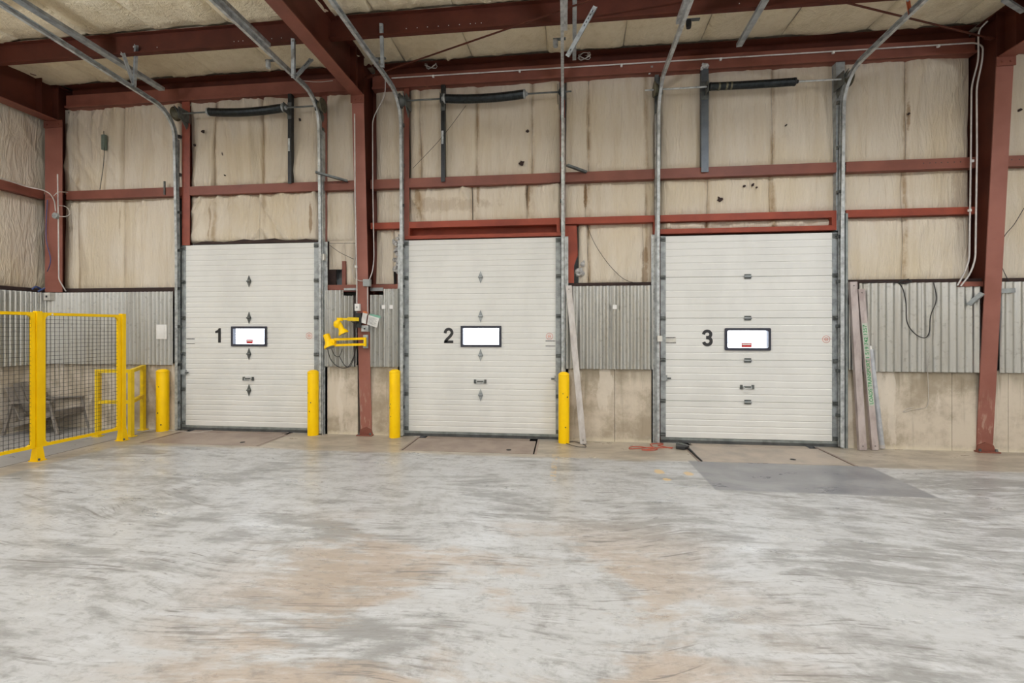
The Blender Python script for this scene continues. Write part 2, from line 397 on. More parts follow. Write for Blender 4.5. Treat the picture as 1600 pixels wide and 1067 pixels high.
floor = structure('floor')
xs = sorted([XL-.3, XR]+[v for l in LEV for v in l[:2]]); mb = MB()
YF = .34
for i in range(len(xs)-1):
    a, b = xs[i], xs[i+1]; pit = [l for l in LEV if abs(l[0]-a) < 1e-6]
    y1 = pit[0][2] if pit else YF
    mb.add([(a, YB, 0), (b, YB, 0), (b, y1, 0), (a, y1, 0)], [(0,1,2,3)])
build('floor_slab', mb, M['floor'], floor)
mb = MB()
for a, b, y0 in LEV:
    mb.add([(a, y0, 0), (b, y0, 0), (b, YF, 0), (a, YF, 0), (a, y0, -.3), (b, y0, -.3), (b, YF, -.3), (a, YF, -.3)],
           [(4,5,6,7),(0,1,5,4),(1,2,6,5),(2,3,7,6),(3,0,4,7)])
build('leveller_pit', mb, M['pit'], floor)
# saw joint under the fence line
mb = MB().box(-6.675, -6.667, -6, -.1, -.002, .0015); build('floor_joint', mb, M['pit'], floor)

LEVLAB = ['rust-tinged steel dock leveller plate in the floor before door 1',
          'brownish steel dock leveller plate in the floor before door 2',
          'beige steel dock leveller plate before door 3 above the dark grey floor patch']
for i, (a, b, y0) in enumerate(LEV):
    g = .022
    o = thing('dock_leveler', LEVLAB[i], 'dock leveler', ((a+b)/2, y0/2, 0))
    m = M['plate_beige'] if i == 2 else M['plate']
    build('deck_plate', MB().box(a+g, b-g, y0+.006, -.10, -.015, .001), m, o)
    build('lip_plate', MB().box(a+g+.1, b-g-.1, -.092, .30, -.02, .004), m, o)
    build('curb_angle', MB().box(a-.03, a+.002, y0, .0, -.01, .0025), M['plate'], o); build('curb_angle', MB().box(b-.002, b+.03, y0, .0, -.01, .0025), M['plate'], o)
    q = [F(379, 691), F(795, 703), F(1239, 718)][i]
    build('lift_slot', MB().lathe((q.x, q.y, -.001), (0,0,1), [(0, .035), (.004, .035)], 12), M['pit'], o)

# ---- back wall
wb = structure('wall_back')
dx = [(d[0], d[1]) for d in DOORS]
def concrete(x0, x1, z1=SILL0, y0=0.):
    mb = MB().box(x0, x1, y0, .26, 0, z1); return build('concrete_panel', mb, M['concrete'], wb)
X = lambda px, y=0.: P(px, 560, y).x
for a, b in ((XL, X(193)), (X(193)+.006, X(274)), (X(508), X(558.8)), (X(578), X(627)), (X(884), X(960)), (X(960)+.006, X(1020)),
             (X(1322), X(1487)), (X(1487)+.006, X(1575)), (X(1575)+.006, 9.0), (9.006, XR)):
    concrete(a, b)
# outer sheathing behind everything
mb = MB().box(XL-.3, XR, .30, .33, 2.98, 6.0)
edges = [XL-.3]+[v for d in DOORS for v in (d[0]+.05, d[1]-.05)]+[XR]
for k in range(0, len(edges), 2): mb.box(edges[k], edges[k+1], .30, .33, 0, 2.98)
build('outer_sheathing', mb, M['sheath'], wb)
# dark cavity band behind the sill line
mb = MB()
for a, b in ((XL, X(274)), (X(884), X(1020)), (X(1322), XR)):
    mb.box(a, b, .03, .28, 2.0, 2.335)
build('sill_cavity', mb, M['dark'], wb)

def corr_profile(x0, x1, pitch, amp, z0, z1, y0=-.02, step=8):
    n = max(2, int((x1-x0)/pitch*step)); v = []; f = []
    for i in range(n+1):
        x = x0+(x1-x0)*i/n; y = y0+amp*cos(2*pi*x/pitch)
        v += [(x, y, z0), (x, y, z1)]
    f = [(2*i, 2*i+1, 2*i+3, 2*i+2) for i in range(n)]
    return MB().add(v, f)
def sheet(x0, x1, z0=SILL0-.02, z1=SILL1, pitch=.0715, amp=.021, y0=-.028):
    return build('corrugated_sheet', corr_profile(x0, x1, pitch, amp, z0, z1, y0), M['corr'], wb, smooth=60)
x = XL+.02
while x < X(274)-.2: sheet(x, min(x+.79, X(274)), z1=SILL1-.02); x += .785
sheet(X(508), X(538), z1=P(525, 453.5).z); sheet(X(538)-.005, X(557), z1=P(545, 462).z, y0=-.022)
sheet(X(578), X(599), z1=P(590, 461).z); sheet(X(599)-.005, X(627), z1=P(610, 451.5).z, y0=-.022)
P2, A2 = .098, .018
for a, b in ((X(884), X(955)), (X(955), X(1020)), (X(1340), X(1437)), (X(1437), X(1531)), (X(1560), 7.4), (7.4, 9.2), (9.2, 11), (11, 12.8), (12.8, XR)):
    sheet(a+.001, b-.001, pitch=P2, amp=A2, y0=-.026 if int(a*10) % 2 else -.029)
# narrow folded strip beside door 3
mb = corr_profile(X(1325), X(1336), .06, .012, SILL0-.0, SILL1, -.02); build('edge_strip', mb, M['corr'], wb, smooth=60)

rng = np.random.default_rng(4)
NG = rng.random((256, 256))
def vnoise(u, v):
    iu = np.floor(u).astype(int); iv = np.floor(v).astype(int); fu = u-iu; fv = v-iv
    fu = fu*fu*(3-2*fu); fv = fv*fv*(3-2*fv)
    g = lambda a, b: NG[a % 256, b % 256]
    return (g(iu, iv)*(1-fu)+g(iu+1, iv)*fu)*(1-fv)+(g(iu, iv+1)*(1-fu)+g(iu+1, iv+1)*fu)*fv
def ridge(u, v): return 1-np.abs(2*vnoise(u, v)-1)
def blanket_mesh(u0, u1, w0, w1, place, res=.024, puff=.035, seed=0, edge=.11, wr=1., fan=1.):
    nu = max(4, int((u1-u0)/res)); nw = max(4, int((w1-w0)/res))
    U, Wv = np.meshgrid(np.linspace(u0, u1, nu+1), np.linspace(w0, w1, nw+1), indexing='ij')
    eu = np.minimum(U-u0, u1-U); ew = np.minimum(Wv-w0, w1-Wv)
    sm = lambda t: np.clip(t, 0, 1)**.5
    pf = puff*sm(eu/edge)*sm(ew/edge)
    s = seed*7.3
    topw = np.exp(-(w1-Wv)/.30); botw = np.exp(-(Wv-w0)/.22); skew = (vnoise(np.array([s]), np.array([1.]))[0]-.5)*2.6*fan
    uu = U+skew*topw*(w1-Wv)*.8+.09*vnoise(U*1.3+s, Wv*1.2)
    r = ridge(uu*4.2+s, Wv*.5+s)**4*.022*vnoise(U*1.7+s, Wv*.7) + ridge(uu*11+s, Wv*.8)**2*.007*(.35+1.3*topw+.8*botw)
    dg = ridge((uu+Wv*.65*np.sign(skew))*3.6+s, (Wv-uu*.5)*.7+3)**5*.026*vnoise(U*1.1+s, Wv*1.3+5)*(.4+topw+.5*botw)
    bl = (vnoise(U*2.2+s, Wv*1.6)-.5)*.03
    e_in = sm(eu/.05)*sm(ew/.03)
    h = pf*(.6+.8*vnoise(U*.9+s, Wv*3.+s)) + (r+dg+bl)*1.5*wr*e_in
    # the taped seams wander a little; neighbours share the same wander
    for ux in (u0, u1):
        off = (vnoise(Wv*1.4, np.full_like(Wv, round(ux*50)*.37))-.5)*.035+(vnoise(Wv*5, np.full_like(Wv, round(ux*50)*.61))-.5)*.008
        U = U+off*np.clip(1-np.abs(U-ux)/.12, 0, 1)
    vs = [place(a, b, c) for a, b, c in zip(U.ravel(), Wv.ravel(), h.ravel())]
    n = nw+1
    fs = [(i*n+j, (i+1)*n+j, (i+1)*n+j+1, i*n+j+1) for i in range(nu) for j in range(nw)]
    return MB().add(vs, fs)
def fast_build(name, mb, m, parent):
    me = bpy.data.meshes.new(name); o0 = ORG[parent.name]
    me.from_pydata([(p[0]-o0[0], p[1]-o0[1], p[2]-o0[2]) for p in mb.v], [], mb.f); me.materials.append(m)
    me.polygons.foreach_set('use_smooth', [True]*len(me.polygons))
    o = bpy.data.objects.new(name, me); COL.objects.link(o); o.parent = parent; ORG[o.name] = o0; return o
seed = 0
def blanket(x0, x1, z0, z1, y=.12, wr=1., puff=.04):
    global seed; seed += 1
    fast_build('insulation_blanket', blanket_mesh(x0+.0015, x1-.0015, z0, z1, lambda a, b, h: (a, y-h, b), seed=seed, wr=wr, puff=puff*.75), M['insul'], wb)
def strips(xs, z0, z1, **k):
    for a, b in zip(xs[:-1], xs[1:]): blanket(a, b, z0, z1, **k)
XI = lambda px: P(px, 300, .1).x
UZ = (G1b-.02, 5.40)
strips([XI(100), XI(193), XI(287)], *UZ, wr=1.5); strips([XI(100), XI(122), XI(193), XI(279)], 2.30, G1a+.02, wr=1.)
strips([XI(298), XI(336), XI(412), XI(500)], *UZ, wr=1.6); strips([XI(298), XI(405), XI(500)], 3.06, G1a+.02, wr=1.9)
strips([XI(508), XI(556)], *UZ); strips([XI(508), XI(556)], 3.05, G1a+.02, wr=.8)
blanket(XI(514), XI(538), 2.60, 3.05, wr=.6); blanket(XI(538), XI(557), 2.32, 3.05, wr=.8)
strips([XI(587), XI(633)], *UZ, wr=.7); strips([XI(587), XI(633)], G0b-.02, G1a+.02, wr=.7)
blanket(XI(587), XI(614), 2.36, G0a+.01, wr=1.3); blanket(XI(614), XI(630), 2.62, G0a+.01, wr=2.)
strips([XI(640), XI(657), XI(745), XI(832), XI(877)], *UZ, wr=.8); strips([XI(640), XI(737), XI(825), XI(877)], G0b-.02, G1a+.02, wr=1.5)
strips([XI(884), XI(920), XI(1024)], *UZ, wr=.6)
strips([XI(884), XI(916), XI(1010), XI(1024)], G0b-.02, G1a+.02, wr=.5); strips([XI(903), XI(920), XI(1005), XI(1023)], 2.31, G0a+.01, wr=.8)
strips([XI(1032), XI(1105), XI(1208), XI(1306)], *UZ, wr=.6)
strips([XI(1032), XI(1104), XI(1204), XI(1306)], G0b-.02, G1a+.02, wr=.7); strips([XI(1032), XI(1104), XI(1300)], 3.085, G0a+.01, wr=1.4)
strips([XI(1318), XI(1415), XI(1514)], *UZ, wr=1.1)
for z0, z1 in ((G0b-.02, G1a+.02), (2.305, G0a+.01)): strips([XI(1318), XI(1410), XI(1514)], z0, z1, wr=.6)
for z0, z1 in (UZ, (2.305, G1a+.02)): strips([XI(1552), 7.2, 9, 10.8, 12.4, XR], z0, z1, wr=.8)
# torn foil tufts
def tuft(px, py, w, h, y=.06, n=7):
    c = P(px, py, y); mb = MB()
    for k in range(n):
        a = random.uniform(-w, w); b = random.uniform(-h, h); s = random.uniform(.02, .05)
        mb.lathe((c.x+a, c.y+random.uniform(-.02, .02), c.z+b), (random.uniform(-1, 1), -1, random.uniform(-1, 1)), [(-.01, s*.4), (.0, s), (.012, s*.5)], 6)
    o = build('torn_facing', mb, M['fluff'], wb, smooth=50); o['kind'] = 'stuff'
random.seed(3)
tuft(620, 395, .05, .28, n=22); tuft(907, 420, .06, .10, n=12); tuft(622, 425, .06, .06)

for px, py, r in ((315.6, 205, .035), (303, 226, .025), (467.5, 186, .025), (350, 273, .016), (1125, 311, .05), (1164, 290, .022), (1177, 288, .026), (1183, 292, .018), (1229, 195, .016), (1595, 171, .03), (815, 254, .05), (824, 204, .03), (1421, 177, .02), (872, 322, .016)):
    c_ = P(px, py, .045); mb = MB(); n_ = 9
    mb.prism([(c_.x+cos(2*pi*k/n_)*r*random.uniform(.35, 1.1), c_.z+sin(2*pi*k/n_)*r*random.uniform(.35, 1.)) for k in range(n_)], .050, .075)
    build('torn_hole', mb, M['dark'], wb)
tuft(1096, 107, .10, .04, y=-.03, n=9); tuft(1018, 110, .04, .05, y=.02, n=5)

# ---- left wall
wl = structure('wall_left')
for a, b in ((-3.2, -1.2), (-1.194, -.0)):
    build('concrete_panel', MB().box(XL-.25, XL, a, b, 0, SILL0), M['concrete'], wl)
build('concrete_panel', MB().box(XL-.25, XL, YB, -3.206, 0, SILL0), M['concrete'], wl)
def left_sheet(y0, y1):
    mb = corr_profile(y0, y1, .0715, .021, SILL0-.02, SILL1-.02, 0)
    mb.v = [(XL+.018-b, a, c) for a, b, c in mb.v]
    build('corrugated_sheet', mb, M['corr'], wl, smooth=60)
for k in range(5): left_sheet(-.02-.8*(k+1), -.02-.8*k-.003)
def left_blanket(y0, y1, z0, z1):
    global seed; seed += 1
    fast_build('insulation_blanket', blanket_mesh(y0, y1, z0, z1, lambda a, b, h: (XL-.12+h, a, b), seed=seed, wr=1.0), M['insul'], wl)
for y0, y1 in ((-.95, .12), (-2.1, -.955), (-3.4, -2.105)):
    left_blanket(y0, y1, 2.30, G1a+.02); left_blanket(y0, y1, G1b-.02, 5.5)
build('outer_sheathing', MB().box(XL-.33, XL-.30, YB, .33, 0, 6), M['gray_wall'], wl)
build('sill_cavity', MB().box(XL-.28, XL-.04, -4, 0, 2.0, 2.33), M['dark'], wl)
build('plain_liner', MB().box(XL-.16, XL-.02, YB, -3.45, 1.0, 5.9), M['gray_wall'], wl)
wr_ = structure('wall_right'); build('liner_panel', MB().box(XR, XR+.1, YB, .33, 0, 6), M['gray_wall'], wr_)
wf = structure('wall_front'); build('liner_panel', MB().box(XL-.3, XR+.1, YB-.1, YB, 0, 6), M['gray_wall'], wf)

# ---- ceiling: insulation strips draped between purlins
ce = structure('ceiling')
PUR = [0.02, -1.10, -2.55, -4.0]
roof_x = [XL-.1, -7.7, -6.6, -5.6, -4.5, -3.5, -2.45, -1.4, -.25, .85, 1.95, 3.05, 4.15, 5.25, 6.4, 7.6, 9.2]
for i, (a, b) in enumerate(zip(roof_x[:-1], roof_x[1:])):
    for j, (y1, y0) in enumerate(zip(PUR[:-1], PUR[1:])):
        seed += 1
        mbk = blanket_mesh(a+.003, b-.003, y0+.02, y1-.02, lambda u, w, h: (u, w, ZR+.03-h), res=.026 if j < 2 else .06, seed=seed, puff=.06, edge=.16, wr=.85, fan=2.2)
        fast_build('insulation_blanket', mbk, M['insul_roof'], ce)
build('roof_deck', MB().box(XL-.3, XR+.1, YB, .33, ZR+.04, ZR+.08), M['gray_wall'], ce)
build('roof_liner', MB().box(XL-.3, XR+.1, YB, -4.02, ZR, ZR+.03).box(9.2, XR+.1, -4.02, .3, ZR, ZR+.03), M['insul_roof'], ce)

# ---- outside
o = structure('ground_outside'); build('yard', MB().box(-80, 80, .4, 160, -1.25, -1.2), M['snow'], o)
random.seed(8); mb = MB(); x = -70
while x < 70:
    w = random.uniform(2, 5); h = random.uniform(2.0, 4.2)
    mb.lathe((x, 90+random.uniform(0, 4), -1.2), (0,0,1), [(0, w*.9), (h*.5, w), (h*.85, w*.6), (h, w*.15)], 9); x += w*1.1
o = build('tree_line', mb, M['treeline']); o['kind'] = 'stuff'; tag(o, 'hazy distant tree line seen through the door windows', 'trees')

# ------------------------------------------------------------------ steel frame
BR = M['steel_brown']
def column(idx, x0, x1, label, ztop=5.12, zmin=0., plate=True, taper=.058, yb=-.003):
    cx = (x0+x1)/2; o = thing('steel_column', label, 'column', (cx, 0, zmin))
    yin = lambda z: yb-taper*z      # tapered inner flange
    def ff(z0, z1):
        t_ = .014
        return MB().add([(x0, yin(z0), z0), (x1, yin(z0), z0), (x1, yin(z0)+t_, z0), (x0, yin(z0)+t_, z0),
                         (x0, yin(z1), z1), (x1, yin(z1), z1), (x1, yin(z1)+t_, z1), (x0, yin(z1)+t_, z1)],
                        [(0,1,2,3),(4,7,6,5),(0,4,5,1),(1,5,6,2),(2,6,7,3),(3,7,4,0)])
    build('inner_flange', ff(zmin, ztop), M['steel_lit_scraped'], o)
    w = .005
    zz = [(yin(zmin)+.014, zmin), (.26, zmin), (.26, ZR-.03), (yin(ztop)+.014, ZR-.03), (yin(ztop)+.014, ztop)]
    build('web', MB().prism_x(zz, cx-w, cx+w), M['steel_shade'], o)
    build('outer_flange', MB().box(x0, x1, .26, .275, zmin, ZR-.03), BR, o)
    if plate:
        build('base_plate', MB().box(x0-.03, x1+.03, -.09, .02, 0, .018), BR, o)
        build('base_gusset', MB().prism([(x0-.01, .018), (x1+.02, .018), (x1, .09), (cx, .13), (x0, .09)], -.022, -.005), BR, o)
        bm_ = MB()
        for bx in (x0, x1): bm_.lathe((bx, -.06, .018), (0,0,1), [(0, .016), (.03, .014)], 6)
        build('anchor_bolt', bm_, M['galv_dark'], o)
    # bolted cap splice under the rafter
    yt = yin(ztop)
    build('splice_plate', MB().box(x0-.012, x1+.012, yt-.014, yt, ztop-.10, ztop+.02), BR, o)
    build('splice_bolt', MB().dots([(x0+.05, yt-.014, ztop-.05), (x1-.05, yt-.014, ztop-.05)], .016, .012), BR, o)
    return o
column(0, *COLX[0], 'dark red corner column rising behind the yellow fence', zmin=2.27, plate=False, taper=.0, yb=-.06)
c1 = column(1, *COLX[1], 'brown steel column between doors 1 and 2 carrying the yellow lamps')
c2 = column(2, *COLX[2], 'tapered brown steel column right of door 3 with twin conduits')
# column web stub box beside the right column at the sheet top
def rafter(x0, x1, label, yend=-15.9, ystart=-.30):
    cx = (x0+x1)/2; o = thing('roof_rafter', label, 'beam', (cx, -1, 5.12))
    zb = 5.13
    build('bottom_flange', MB().box(x0, x1, yend, ystart+.01, zb, zb+.014), BR, o)
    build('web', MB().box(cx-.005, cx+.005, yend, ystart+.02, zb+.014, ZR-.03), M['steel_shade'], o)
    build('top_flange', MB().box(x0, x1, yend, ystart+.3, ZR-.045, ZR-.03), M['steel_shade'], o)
    build('end_plate', MB().box(x0, x1, ystart-.0, ystart+.014, zb-.02, ZR-.02), M['steel_shade'], o)
    build('end_plate', MB().box(x0, x1, ystart-.25, ystart-.236, zb+.014, ZR-.045), M['steel_shade'], o)
    return o
rafter(-8.62, -8.40, 'dark red rafter running out along the left wall from the corner', ystart=-.07)
rafter(-3.150, -2.965, 'large dark red rafter running overhead from the column between doors 1 and 2')
rafter(5.525, 5.722, 'dark red rafter above the column right of door 3')

def cbeam(name, x0, x1, y0, y1, z0, z1, label, m=BR, lip=.03, parent=None, holes=()):
    """C channel lying along x, web at the back, flanges towards the room"""
    o = thing(name, label, 'beam', ((x0+x1)/2, y0, z0))
    t_ = .008
    build('web', MB().box(x0, x1, y1-t_, y1, z0, z1), m, o)
    build('top_flange', MB().box(x0, x1, y0, y1-t_, z1-t_, z1), m, o)
    build('bottom_flange', MB().box(x0, x1, y0, y1-t_, z0, z0+t_), m, o)
    return o
# eave: upper strut in shade (set back) and a lower channel standing proud
segs = ((COLX[0][1], COLX[1][0]-0.0), (COLX[1][1], COLX[2][0]), (COLX[2][1], 13.9))
names = ('above door 1', 'above doors 2 and 3', 'right of the tapered column')
for (a, b), nm in zip(segs, names):
    a += .01; b -= .01
    o = thing('eave_strut', 'dark red double eave strut under the roof %s' % nm, 'beam', ((a+b)/2, 0, 5.37))
    build('upper_web', MB().box(a, b, .10, .108, 5.56, ZR), M['steel_shade'], o)
    build('top_flange', MB().box(a, b, -.03, .10, ZR-.03, ZR-.022), M['steel_shade'], o)
    build('lower_channel', MB().box(a, b, .0, .012, 5.365, 5.58).box(a, b, .012, .12, 5.572, 5.58).box(a, b, -.03, .12, 5.365, 5.375).box(a, b, -.03, -.022, 5.375, 5.395), BR, o)
# purlin
def zpurlin(a, b, y, label):
    o = thing('roof_purlin', label, 'beam', ((a+b)/2, y, 5.44))
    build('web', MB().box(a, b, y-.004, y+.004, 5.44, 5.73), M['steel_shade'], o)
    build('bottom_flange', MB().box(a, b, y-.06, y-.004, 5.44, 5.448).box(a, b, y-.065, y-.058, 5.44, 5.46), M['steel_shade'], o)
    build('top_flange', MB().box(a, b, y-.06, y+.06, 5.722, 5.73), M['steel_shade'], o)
    d = MB(); k = a+.5
    random.seed(int(a*7+y*10) % 50)
    for c in [P(p_, 50, y).x for p_ in (366, 373, 380, 410, 425, 440, 635, 652, 668, 685, 701, 718, 735, 743, 752, 1155, 246)]:
        if a < c < b and abs(y+1.1) < .1: d.dots([(c, y-.004, 5.535)], .006)
    if d.v: build('bolt', d, M['white'], o)
    return o
for y, w in ((-1.10, 'first roof purlin out from the wall'), (-2.55, 'second roof purlin out from the wall')):
    for (a, b), nm in zip(((XL-.1, -3.105), (-3.09, 5.66), (5.68, 13.9)), ('over the fence side', 'over doors 2 and 3', 'beyond the tapered column')):
        zpurlin(a+.005, b-.005, y, 'dark red %s, span %s' % (w, nm))

def girt(x0, x1, z0, z1, label, m=BR, y0=0., y1=.2, name='wall_girt'):
    o = thing(name, label, 'beam', ((x0+x1)/2, y0, z0)); t_ = .008
    build('face_flange', MB().box(x0, x1, y0, y0+t_, z0, z1), m, o)
    build('web', MB().box(x0, x1, y0+t_, y1, z0+.0, z0+t_), m, o)
    build('top_lip', MB().box(x0, x1, y0+t_, y1, z1-t_, z1), m, o)
    return o
J = lambda px: P(px, 300, .03).x
g1 = girt(-8.33, J(286), G1a, G1b, 'brown wall girt from the corner column to the left of door 1')
build('clip_angle', MB().box(P(257, 290, -.01).x-.01, P(257, 290, -.01).x+.012, -.02, 0, G1a+.02, G1b+.10), M['galv_dark'], g1)
girt(J(298), J(500), G1a, G1b, 'brown wall girt high above door 1')
girt(J(508), -3.21, G1a, G1b, 'short brown wall girt between door 1 and the lamp column')
girt(-2.985, J(632), G1a, G1b, 'short brown wall girt between the lamp column and door 2')
girt(J(640), J(875), G1a, G1b, 'upper brown wall girt high above door 2')
girt(J(883), J(1022), G1a, G1b, 'upper brown wall girt between doors 2 and 3')
girt(J(1031), J(1305), G1a, G1b, 'upper brown wall girt high above door 3')
girt(J(1320), COLX[2][0], G1a, G1b, 'upper brown wall girt between door 3 and the tapered column')
girt(5.81, 13.9, G1a, G1b, 'upper brown wall girt beyond the tapered column')
RD = M['steel_red']
girt(-2.985, J(632), G0a, G0b, 'short bright red girt just below the upper girt left of door 2', RD)
girt(J(640), J(875), G0a, G0b, 'bright red header girt directly above door 2', RD)
girt(J(883), J(1022), G0a, G0b, 'bright red header girt between doors 2 and 3', RD)
girt(J(1031), J(1305), G0a, G0b, 'bright red header girt directly above door 3', RD)
girt(J(1320), COLX[2][0], G0a, G0b, 'bright red girt between door 3 and the tapered column', RD)
o = thing('wall_girt', 'brown wall girt along the left wall', 'beam', (XL, -2, G1a))
build('face_flange', MB().box(XL, XL+.008, -4, -.05, G1a, G1b), BR, o); build('web', MB().box(XL-.15, XL, -4, -.05, G1a, G1a+.008), BR, o)
build('top_lip', MB().box(XL-.15, XL, -4, -.05, G1b-.008, G1b), BR, o)
# sill girt seen at the column
girt(X(1494), X(1530), 2.22, 2.285, 'stub end of brown sill girt left of the tapered column', BR, y0=-.06, y1=.1)
o = girt(X(509), X(557), 2.235, 2.345, 'dark brown sill girt left of the lamp column', BR, y0=.02)
o = girt(X(578), X(627), 2.235, 2.345, 'dark brown sill girt right of the lamp column', BR, y0=.02)
for a, b, nm in ((538, 556.5, 'left'), (579, 599, 'right')):
    q = MB().box(X(a), X(b), -.012, .01, 2.255 if a == 538 else 2.24, 2.29)
    tag(build('metal_strip', q, M['galv_dull']), 'grey metal strip on the cut sheet top %s of the lamp column' % nm, 'strip')
# red stud and dark gap exposed beside door 1 / door 2
tag(build('wall_stud', MB().box(X(532), X(537.5), .05, .2, 2.34, 2.72), BR), 'short brown stud in the torn opening right of door 1', 'stud')
tag(build('wall_stud', MB().box(X(619), X(627), .05, .2, 2.34, 2.62), BR), 'short brown stud in the torn opening left of door 2', 'stud')
build('dark_felt', MB().box(J(506), X(518), .14, .16, 1.09, 3.05), M['dark'], wb)
build('dark_felt', MB().box(X(612), X(627), .16, .18, 2.3, 2.75), M['dark'], wb)

# door jambs, channel shaped studs running to the eave
def jamb(x0, x1, z0, z1, label, m=BR, y0=.03):
    o = thing('door_jamb', label, 'post', ((x0+x1)/2, y0, z0))
    build('face_flange', MB().box(x0, x1, y0, y0+.008, z0, z1), m, o)
    build('web', MB().box(x0, x0+.008, y0+.008, .22, z0, z1), m, o)
    return o
jamb(J(286), J(298), 3.02, 5.37, 'brown jamb post above the left corner of door 1', simple('jamb oxide', (146, 74, 58), .5), y0=.01)
jamb(J(500), J(508), 1.09, 5.37, 'brown jamb post rising at the right edge of door 1', y0=.09)
jamb(J(632), J(640), 3.03, 5.37, 'brown jamb post above the left corner of door 2', y0=.01)
jamb(J(875), J(883), 0, 5.37, 'brown jamb post rising at the right edge of door 2', y0=.09)
jamb(J(1021), J(1031), 0, 3.30, 'red oxide jamb post at the left edge of door 3', RD, y0=.02)
jamb(J(1024), J(1030), 3.31, 5.37, 'dark jamb post above the left corner of door 3', M['galv_dark'], y0=.05)
jamb(J(1305), J(1319), 3.02, 5.37, 'galvanised jamb post above the right corner of door 3', M['galv_dull'], y0=.01)
# header of door 2, header of door 3, red patch plate
a, b = J(640), J(875)
o = thing('door_header', 'bright red recessed header channel on top of door 2', 'beam', ((a+b)/2, 0, 3.03))
build('back_plate', MB().box(a, b, .15, .16, 3.04, G0a), RD, o); build('lower_flange', MB().box(a-.06, b+.03, .0, .15, 3.035, 3.085), RD, o)
build('end_plate', MB().box(b-.05, b, .0, .15, 3.08, G0a), RD, o); build('end_plate', MB().box(a-.01, a+.012, .0, .15, 3.08, G0a), RD, o)
a, b = J(1031), J(1305)
o = thing('door_header', 'bright red header bar on top of door 3 below insulation strip', 'beam', ((a+b)/2, 0, 3.04))
build('lower_flange', MB().box(a, b, .0, .15, 3.03, 3.095), RD, o); build('end_plate', MB().box(b-.06, b, .0, .15, 3.09, G0a), RD, o)
o = build('steel_plate', MB().prism([(P(882,400,.05).x, 2.20), (P(897,400,.05).x, 2.24), (P(897,400,.05).x, 2.6), (P(903,400,.05).x, 2.75), (P(901,400,.05).x, 3.19), (P(882,400,.05).x, 3.2)], .04, .05), RD)
tag(o, 'tall red steel plate on the wall at the upper right of door 2', 'plate')
a, b = J(300), J(494)
rag = [(a, 3.035), (b, 3.035)]
for k in range(13):
    u = b+(a-b)*k/12; rag.append((u, 3.075+.012*sin(k*1.9)+(.02 if 3 < k < 8 else 0)-(.02 if k in (0, 12) else 0)))
build('header_gap', MB().prism(rag, .055, .07), M['dark'], wb)
# roof cross bracing
def rod(a, b, label, w=.022):
    o = thing('brace_rod', label, 'brace', a)
    build('rod', MB().bar(a, b, w, .010), M['steel_shade'], o)
    e = Vector(b)-Vector(a); build('end_clip', MB().bar(Vector(a)-e.normalized()*.06, Vector(a)+e.normalized()*.08, .05, .02), M['steel_shade'], o)
rod((-2.86, -.34, 5.38), (2.9, -2.60, 5.38), 'thin brown diagonal roof brace starting at the column between doors 1 and 2')
rod((5.42, -.32, 5.38), (0.4, -2.32, 5.40), 'thin brown diagonal roof brace starting at the tapered column')
def strut(a, b, label, w=.07):
    a = Vector(a); b = Vector(b); o = thing('strut_channel', label, 'strut', a)
    build('channel_back', MB().bar(a, b, w, .006), M['galv_dull'], o)
    s = Vector((w/2-.003, 0, 0)); dn = Vector((0, 0, .02))
    build('channel_side', MB().bar(a+s+dn, b+s+dn, .006, .045), M['galv_dull'], o); build('channel_side', MB().bar(a-s+dn, b-s+dn, .006, .045), M['galv_dull'], o)
strut((-6.27, -.30, 5.395), (-6.15, -3.4, 5.395), 'galvanised roof strut over the left track of door 1', .10)
strut((.145, -.40, 5.395), (.09, -3.4, 5.395), 'galvanised roof strut over the right track of door 2', .05)
strut((2.31, -.46, 5.395), (2.24, -3.4, 5.395), 'galvanised roof strut above the middle of door 3')
strut((4.98, -1.03, 5.395), (5.40, -.78, 5.395), 'short galvanised strut beside the rafter over the tapered column', .05)

# ------------------------------------------------------------------ dock doors
def stroke(mb, pts, w, y):
    pts = [Vector((a, b)) for a, b in pts]; N = len(pts); v = []
    for i, p in enumerate(pts):
        d = (pts[min(i+1, N-1)]-pts[max(i-1, 0)]).normalized(); n = Vector((-d.y, d.x))*w/2
        v += [(p.x+n.x, y, p.y+n.y), (p.x-n.x, y, p.y-n.y)]
    mb.add(v, [(2*k, 2*k+1, 2*k+3, 2*k+2) for k in range(N-1)])
def numeral(ch, x, zc, h, y):
    """bold grotesque figure, unit box x -.31...31, z 0..1"""
    mb = MB(); Q = []
    if ch == '1':
        poly = [(.02, 0), (.22, 0), (.22, 1), (.07, 1), (-.02, .87), (-.20, .80), (-.20, .66), (.02, .69)]
        mb.add([(a, y, b) for a, b in poly], [(0, 1, 2, 3), (0, 3, 4, 7), (4, 5, 6, 7)])
    elif ch == '2':
        a = [(-.235, .64)]+[(.225*cos(radians(t_)), .68+.225*sin(radians(t_))) for t_ in range(175, -31, -14)]
        stroke(mb, a+[(.10, .44), (-.08, .27), (-.20, .12), (-.215, .05)], .19, y); mb.add([(-.31, y, 0), (.31, y, 0), (.31, y, .17), (-.28, y, .17)], [(0, 1, 2, 3)])
    else:
        a = [(-.215, .70)]+[(.205*cos(radians(t_)), .71+.195*sin(radians(t_))) for t_ in range(170, -81, -14)]
        stroke(mb, a+[(-.06, .52)], .18, y)
        a = [(-.06, .52)]+[(.01+.215*cos(radians(t_)), .30+.215*sin(radians(t_))) for t_ in range(84, -181, -14)]
        stroke(mb, a, .19, y+.0001)
    mb.v = [(x+a*h, b_, zc+(c-.5)*h) for a, b_, c in mb.v]
    return mb
HINGES = [[439.5, 496.5, 553, 609.5], [433, 494, 555, 617], [432, 497, 563, 628]]
